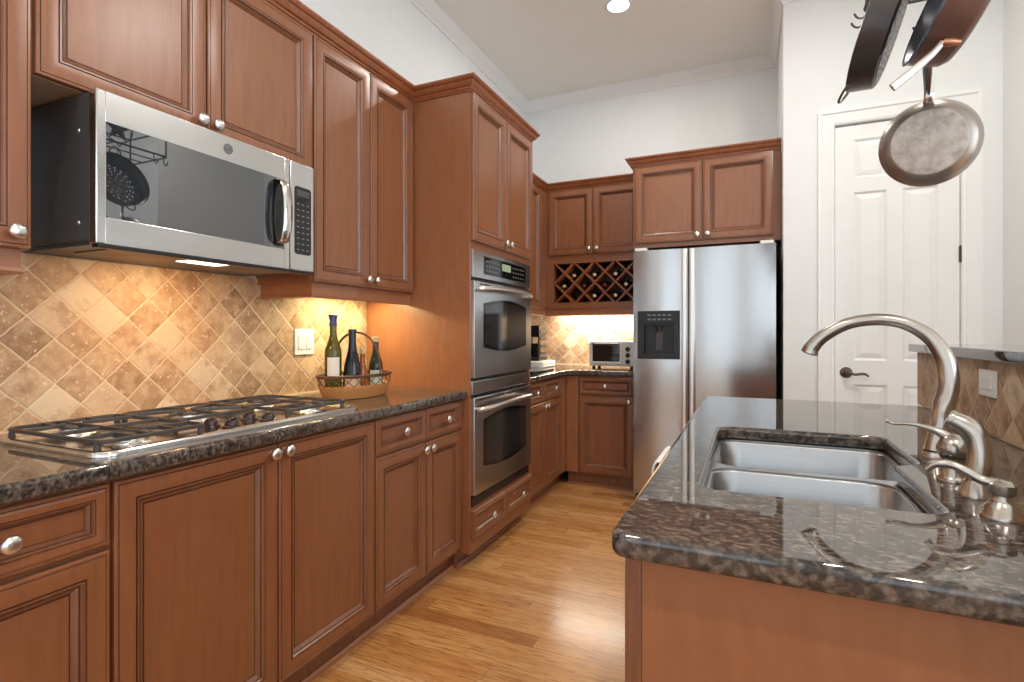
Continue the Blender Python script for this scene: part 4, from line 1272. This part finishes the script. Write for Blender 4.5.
# ------------------------------------------------------------------ wine bottles in the lattice
wine_src = None
def rack_bottle(x, z, foil, label):
    global wine_src
    prof = [(0.001, 0.0), (0.034, 0.0), (0.037, 0.004), (0.037, 0.165), (0.033, 0.19), (0.022, 0.215), (0.0155, 0.235), (0.0142, 0.285), (0.0001, 0.286)]
    if wine_src is None:
        e = empty('wine_bottle', (0, 0, 0), label, 'bottle')
        MB().lathe(prof, 18).build('glass', M['dark_glass'], e, ang=45)
        MB().lathe([(0.0152, 0.255), (0.0158, 0.284), (0.0001, 0.290)], 14).build('foil', M[foil], e)
        wine_src = e
    else:
        e = copy_tree(wine_src)
        for ch in e.children:
            if ch.name.startswith('foil'):
                ch.data = ch.data.copy(); ch.data.materials[0] = M[foil]
    e.rotation_euler = (R(90), 0, 0)
    e.location = (x, YU + du - 0.016, z)
    e['label'] = label; e['category'] = 'bottle'; e['group'] = 'wine bottles in the lattice rack'
RB = 0.037 * math.sqrt(2) + 0.0105
G0 = -1.463
zb, zm, zt = 1.718 - PIT, 1.718 - PIT / 2, 1.718
spots = [(G0, zb, 'gold', 'gold capped wine bottle in the left end of the rack'),
         (G0 + PIT, zb, 'red', 'dark wine bottle one lattice cell right of the left gold cap'),
         (G0 + PIT * 2, zb, 'red', 'red capped wine bottle in the central lower cell'),
         (G0 + PIT * 3, zb, 'gold', 'gold capped wine bottle in the right end of the rack'),
         (G0 + PIT * 0.5, zm, 'gold', 'gold capped bottle in the upper left lattice cell'),
         (G0 + PIT * 1.5, zm, 'gold', 'gold capped bottle in the upper central lattice cell'),
         (G0 + PIT * 2.5, zm, 'gold', 'gold capped bottle in the upper right lattice cell')]
for x, z, f, lb in spots: rack_bottle(x, z + RB, f, lb)
for x, lb in ((G0 + PIT * 1.5, 'gold capped bottle in the bottom middle of the wine rack'), (G0 + PIT * 2.5, 'gold capped bottle in the bottom row of the wine rack nearest the refrigerator')):
    rack_bottle(x, zb - PIT / 2 + RB, 'gold', lb)

# ------------------------------------------------------------------ recessed ceiling light
def can(x, y, label, on):
    e = empty('recessed_light', (x, y, CEIL), label, 'ceiling light', group='recessed ceiling lights')
    MB().lathe([(0.095, 0.0), (0.094, -0.006), (0.072, -0.009), (0.068, -0.002)], 36, cap0=False, cap1=False).build('trim_ring', M['trim'], e)
    MB().lathe([(0.0685, -0.002), (0.045, -0.0015), (0.0001, -0.001)], 30, cap0=False).build('bulb', M['lamp'], e)
    area('recessed_glow', (x, y, CEIL - 0.02), (0, 0, 0), 0.13, 0.13, on, (1.0, 0.95, 0.88), 'DISK')
can(-0.80, 3.50, 'lit recessed ceiling light above the aisle', 13)
can(0.62, 2.30, 'added unseen ceiling light brightening the pantry wall and island', 26)  # out of view, added to brighten the pantry wall and island
can(-0.80, 0.0, 'added unseen ceiling light behind the viewer', 13)  # out of view, added to even out the room light
can(0.75, 0.0, 'added unseen ceiling light over the bar', 16)  # another unseen can added as fill light

# ------------------------------------------------------------------ pot rack and pans
pr_ = empty('pot_rack', (0.42, 1.70, 2.22), 'dark iron hanging pot rack above the island', 'pot rack')
PX0, PX1, PY0, PY1, PZ0, PZ1 = 0.37, 0.76, 1.15, 2.25, 2.355, 2.525
def pl(x, y, z): return (x - 0.42, y - 1.70, z - 2.22)
mb = MB()
for z in (PZ0, PZ1):
    mb.tube([pl(x, y, z) for x, y in rrect(PX0, PX1, PY0, PY1, 0.02, 3)], 0.006, 8, closed=True)
for x, y in ((PX0, PY0), (PX1, PY0), (PX0, PY1), (PX1, PY1)):
    sx = 0.006 if x == PX0 else -0.006; sy = 0.006 if y == PY0 else -0.006
    mb.tube([pl(x + sx, y + sy, PZ0), pl(x + sx, y + sy, PZ1)], 0.005, 8)
for y in (1.35, 1.62, 1.93): mb.tube([pl(PX0, y, PZ0), pl(PX1, y, PZ0)], 0.0055, 8)
for x in (0.50, 0.63): mb.tube([pl(x, PY0, PZ0), pl(x, PY1, PZ0)], 0.004, 8)
mb.build('frame', M['gun'], pr_)
def star(cx, cy, cz, r):
    mb = MB()
    ring = [(cx, cy + r * math.cos(2 * PI * k / 28), cz + r * math.sin(2 * PI * k / 28)) for k in range(28)]
    mb.tube([pl(*p) for p in ring], 0.004, 6, closed=True)
    pts_ = []
    for k in range(10):
        rr = r * 0.98 if k % 2 == 0 else r * 0.40
        a = PI / 2 + k * PI / 5
        pts_.append((cy - 1.70 + rr * math.cos(a), cz - 2.22 + rr * math.sin(a)))
    n = len(pts_)
    v0 = [(cx - 0.42 - 0.003, a, b) for a, b in pts_] + [(cx - 0.42 + 0.003, a, b) for a, b in pts_] + [(cx - 0.42 - 0.010, cy - 1.70, cz - 2.22), (cx - 0.42 + 0.010, cy - 1.70, cz - 2.22)]
    f0 = []
    for k in range(n):
        k2 = (k + 1) % n
        f0 += [(k, k2, 2 * n), (n + k2, n + k, 2 * n + 1), (k, n + k, n + k2, k2)]
    mb.add(v0, f0)
    mb.build('star_medallion', M['gun'], pr_, smooth=False)
for x in (PX0, PX1):
    star(x, 1.95, (PZ0 + PZ1) / 2, 0.083)
mb = MB()
for x, y in ((PX0, PY0), (PX1, PY0), (PX0, PY1), (PX1, PY1)):
    k = 0
    z = PZ1
    while z < CEIL - 0.002:
        z2 = min(z + 0.04, CEIL - 0.001)
        c0 = (z + z2) / 2
        lk = [(0.006 * math.cos(2 * PI * q / 10), 0.0, (z2 - z + 0.008) / 2 * math.sin(2 * PI * q / 10)) for q in range(10)]
        if k % 2: lk = [(b_, a_, c_) for a_, b_, c_ in lk]
        mb.tube([Vector(pl(x, y, min(c0, CEIL - 0.025))) + Vector(q) for q in lk], 0.0018, 5, closed=True)
        z = z2; k += 1
mb.build('hanging_chain', M['gun'], pr_)
def hook(x, y, drop=0.05, side=1):
    pts_ = [(x, y, PZ0 + 0.006), (x + 0.006, y, PZ0 - 0.004), (x + 0.003, y, PZ0 - drop * 0.5), (x - 0.004, y, PZ0 - drop), (x - 0.018 * side, y, PZ0 - drop - 0.014), (x - 0.034 * side, y, PZ0 - drop - 0.008), (x - 0.042 * side, y, PZ0 - drop + 0.006)]
    MB().tube([pl(*p) for p in spline(pts_, 4)], 0.0035, 7).build('hook', M['gun'], pr_)
for (x, y) in ((0.37, 1.40), (0.37, 2.165), (0.37, 2.225), (0.50, 1.75)): hook(x, y)
hook(0.505, 2.028, 0.20)
hook(0.372, 1.95, 0.012)

# perforated grill pan hanging edge-on
ax = Vector((0.94, -0.13, -0.33)).normalized()
pc = Vector((0.362, 1.95, 2.122))
gp = empty('grill_pan', tuple(pc), 'dark perforated round grill pan hanging edge on from the pot rack', 'pan')
Mx = along(ax)
mb = MB()
mb.lathe([(0.165, -0.038), (0.168, -0.036), (0.150, 0.030), (0.140, 0.036), (0.139, 0.034), (0.149, 0.028), (0.165, -0.036)], 48, M4=Mx, cap0=False, cap1=False)
NS, RR = 60, [0.0, 0.012, 0.020, 0.030, 0.040, 0.050, 0.060, 0.070, 0.080, 0.090, 0.100, 0.110, 0.120, 0.128, 0.140]
vv, ff = [], []
for r_ in RR:
    for k in range(NS): vv.append((max(r_, 1e-4) * math.cos(2 * PI * k / NS), max(r_, 1e-4) * math.sin(2 * PI * k / NS), 0.036))
for i in range(len(RR) - 1):
    step = 10 if i < 4 else (5 if i < 8 else 3)
    for k in range(NS):
        if i % 2 == 1 and 1 <= i <= 12 and k % step == 0: continue
        k2 = (k + 1) % NS
        ff.append((i * NS + k, i * NS + k2, (i + 1) * NS + k2, (i + 1) * NS + k))
mb.add(vv, ff, 0, Mx)
o = mb.build('perforated_bowl', M['gun'], gp, ang=40)
md = o.modifiers.new('gauge', 'SOLIDIFY'); md.thickness = 0.0015
upv = (Vector((0, 0, 1)) - ax * ax.z).normalized()
sdv = ax.cross(upv)
for s_ in (1, -1):
    c0 = upv * (0.166 * s_) - ax * 0.03
    lp = []
    for k in range(13):
        a = PI * k / 12
        lp.append(c0 + sdv * (0.034 * math.cos(a)) + upv * (s_ * 0.042 * math.sin(a)) - ax * 0.012 * math.sin(a))
    MB().tube(lp, 0.0038, 8).build('loop_handle', M['bronze'], gp)

# large bronze skillet, mouth turned to the left
ax2 = Vector((0.93, 0.06, -0.36)).normalized()
pc2 = Vector((0.497, 1.75, 2.088))
bp = empty('bronze_skillet', tuple(pc2), 'large bronze coloured deep pan hanging sideways from the pot rack', 'pan')
Mx = along(ax2)
mb = MB().lathe([(0.0001, 0.052), (0.13, 0.052), (0.15, 0.046), (0.163, 0.030), (0.172, -0.040), (0.176, -0.046), (0.172, -0.048), (0.168, -0.044), (0.158, 0.028), (0.147, 0.040), (0.13, 0.046), (0.0001, 0.046)], 56, M4=Mx, cap0=False, cap1=False,
                mis=[0, 0, 0, 0, 2, 2, 2, 1, 1, 1, 1])
mb.build('pan_body', [M['pan_out'], M['pan_in'], M['pan_rim']], bp, ang=50)
upv2 = (Vector((0, 0, 1)) - ax2 * ax2.z).normalized()
sd2 = ax2.cross(upv2)
hd = (-upv2 * 0.90 + Vector((0, -1, 0)) * 0.43)
hd = (hd - ax2 * hd.dot(ax2)).normalized()
s0 = hd * 0.168 - ax2 * 0.0
dn = -ax2 * 0.068 - upv2 * 0.148 - Vector((0, 0.03, 0))
hpts = spline([s0 + hd * 0.006 - ax2 * 0.002, s0 + hd * 0.012 + dn * 0.2, s0 + hd * 0.012 + dn * 0.45, s0 + hd * 0.008 + dn * 0.72, s0 + dn], 5)
nn = len(hpts)
MB().tube(hpts, [(0.004 + 0.002 * i / nn, 0.008 + 0.003 * i / nn) for i in range(nn)], 12).build('handle', M['satin'], bp, ang=60)
MB().tube([s0 + ax2 * 0.035 - hd * 0.004, s0 + ax2 * 0.015 + hd * 0.002, s0 + hd * 0.007 - ax2 * 0.003], [0.006, 0.011, 0.010], 12).build('rivet_plate', M['copper'], bp, ang=60)
# hanging loop at the top of the skillet
tl = [upv2 * 0.170 - ax2 * 0.03, upv2 * 0.185 - ax2 * 0.04, upv2 * 0.20 - ax2 * 0.045]
MB().tube(tl, 0.006, 8).build('helper_handle', M['copper'], bp)

# frying pan showing its worn base
pc3 = Vector((0.517, 2.085, 1.811))
ax3 = (Vector((0, 0, EYE)) - pc3); ax3.z *= 0.55; ax3.normalize()
fp = empty('frying_pan', tuple(pc3), 'round steel frying pan with worn pale base hanging by its handle', 'pan')
roll = Vector((0, 0, 1))
Mx = along(ax3)
R0 = 0.134
mb = MB().lathe([(0.0001, 0.020), (0.030, 0.0203), (R0 * 0.70, 0.020), (R0 * 0.74, 0.019), (R0 * 0.86, 0.010), (R0 * 0.95, -0.006), (R0 * 0.985, -0.018), (R0, -0.022), (R0 * 0.985, -0.024), (R0 * 0.93, -0.008), (R0 * 0.84, 0.007), (R0 * 0.72, 0.016), (0.0001, 0.017)], 56, M4=Mx, cap0=False, cap1=False,
                mis=[0, 0, 0, 1, 1, 1, 1, 1, 1, 1, 1, 1])
mb.build('pan_body', [M['pan_bottom'], M['pan_side']], fp, ang=30)
up3 = (Vector((0, 0, 1)) - ax3 * ax3.z).normalized()
hpts = spline([up3 * 0.120 + ax3 * 0.004, up3 * 0.142 + ax3 * 0.014, up3 * 0.19 + ax3 * 0.006, up3 * 0.26 - ax3 * 0.008, up3 * 0.335 - ax3 * 0.012], 5)
nn = len(hpts)
MB().tube(hpts, [(0.0155 - 0.003 * math.sin(PI * min(1, i / 12)), 0.005) for i in range(nn)], 12).build('handle', M['chrome'], fp, ang=60)
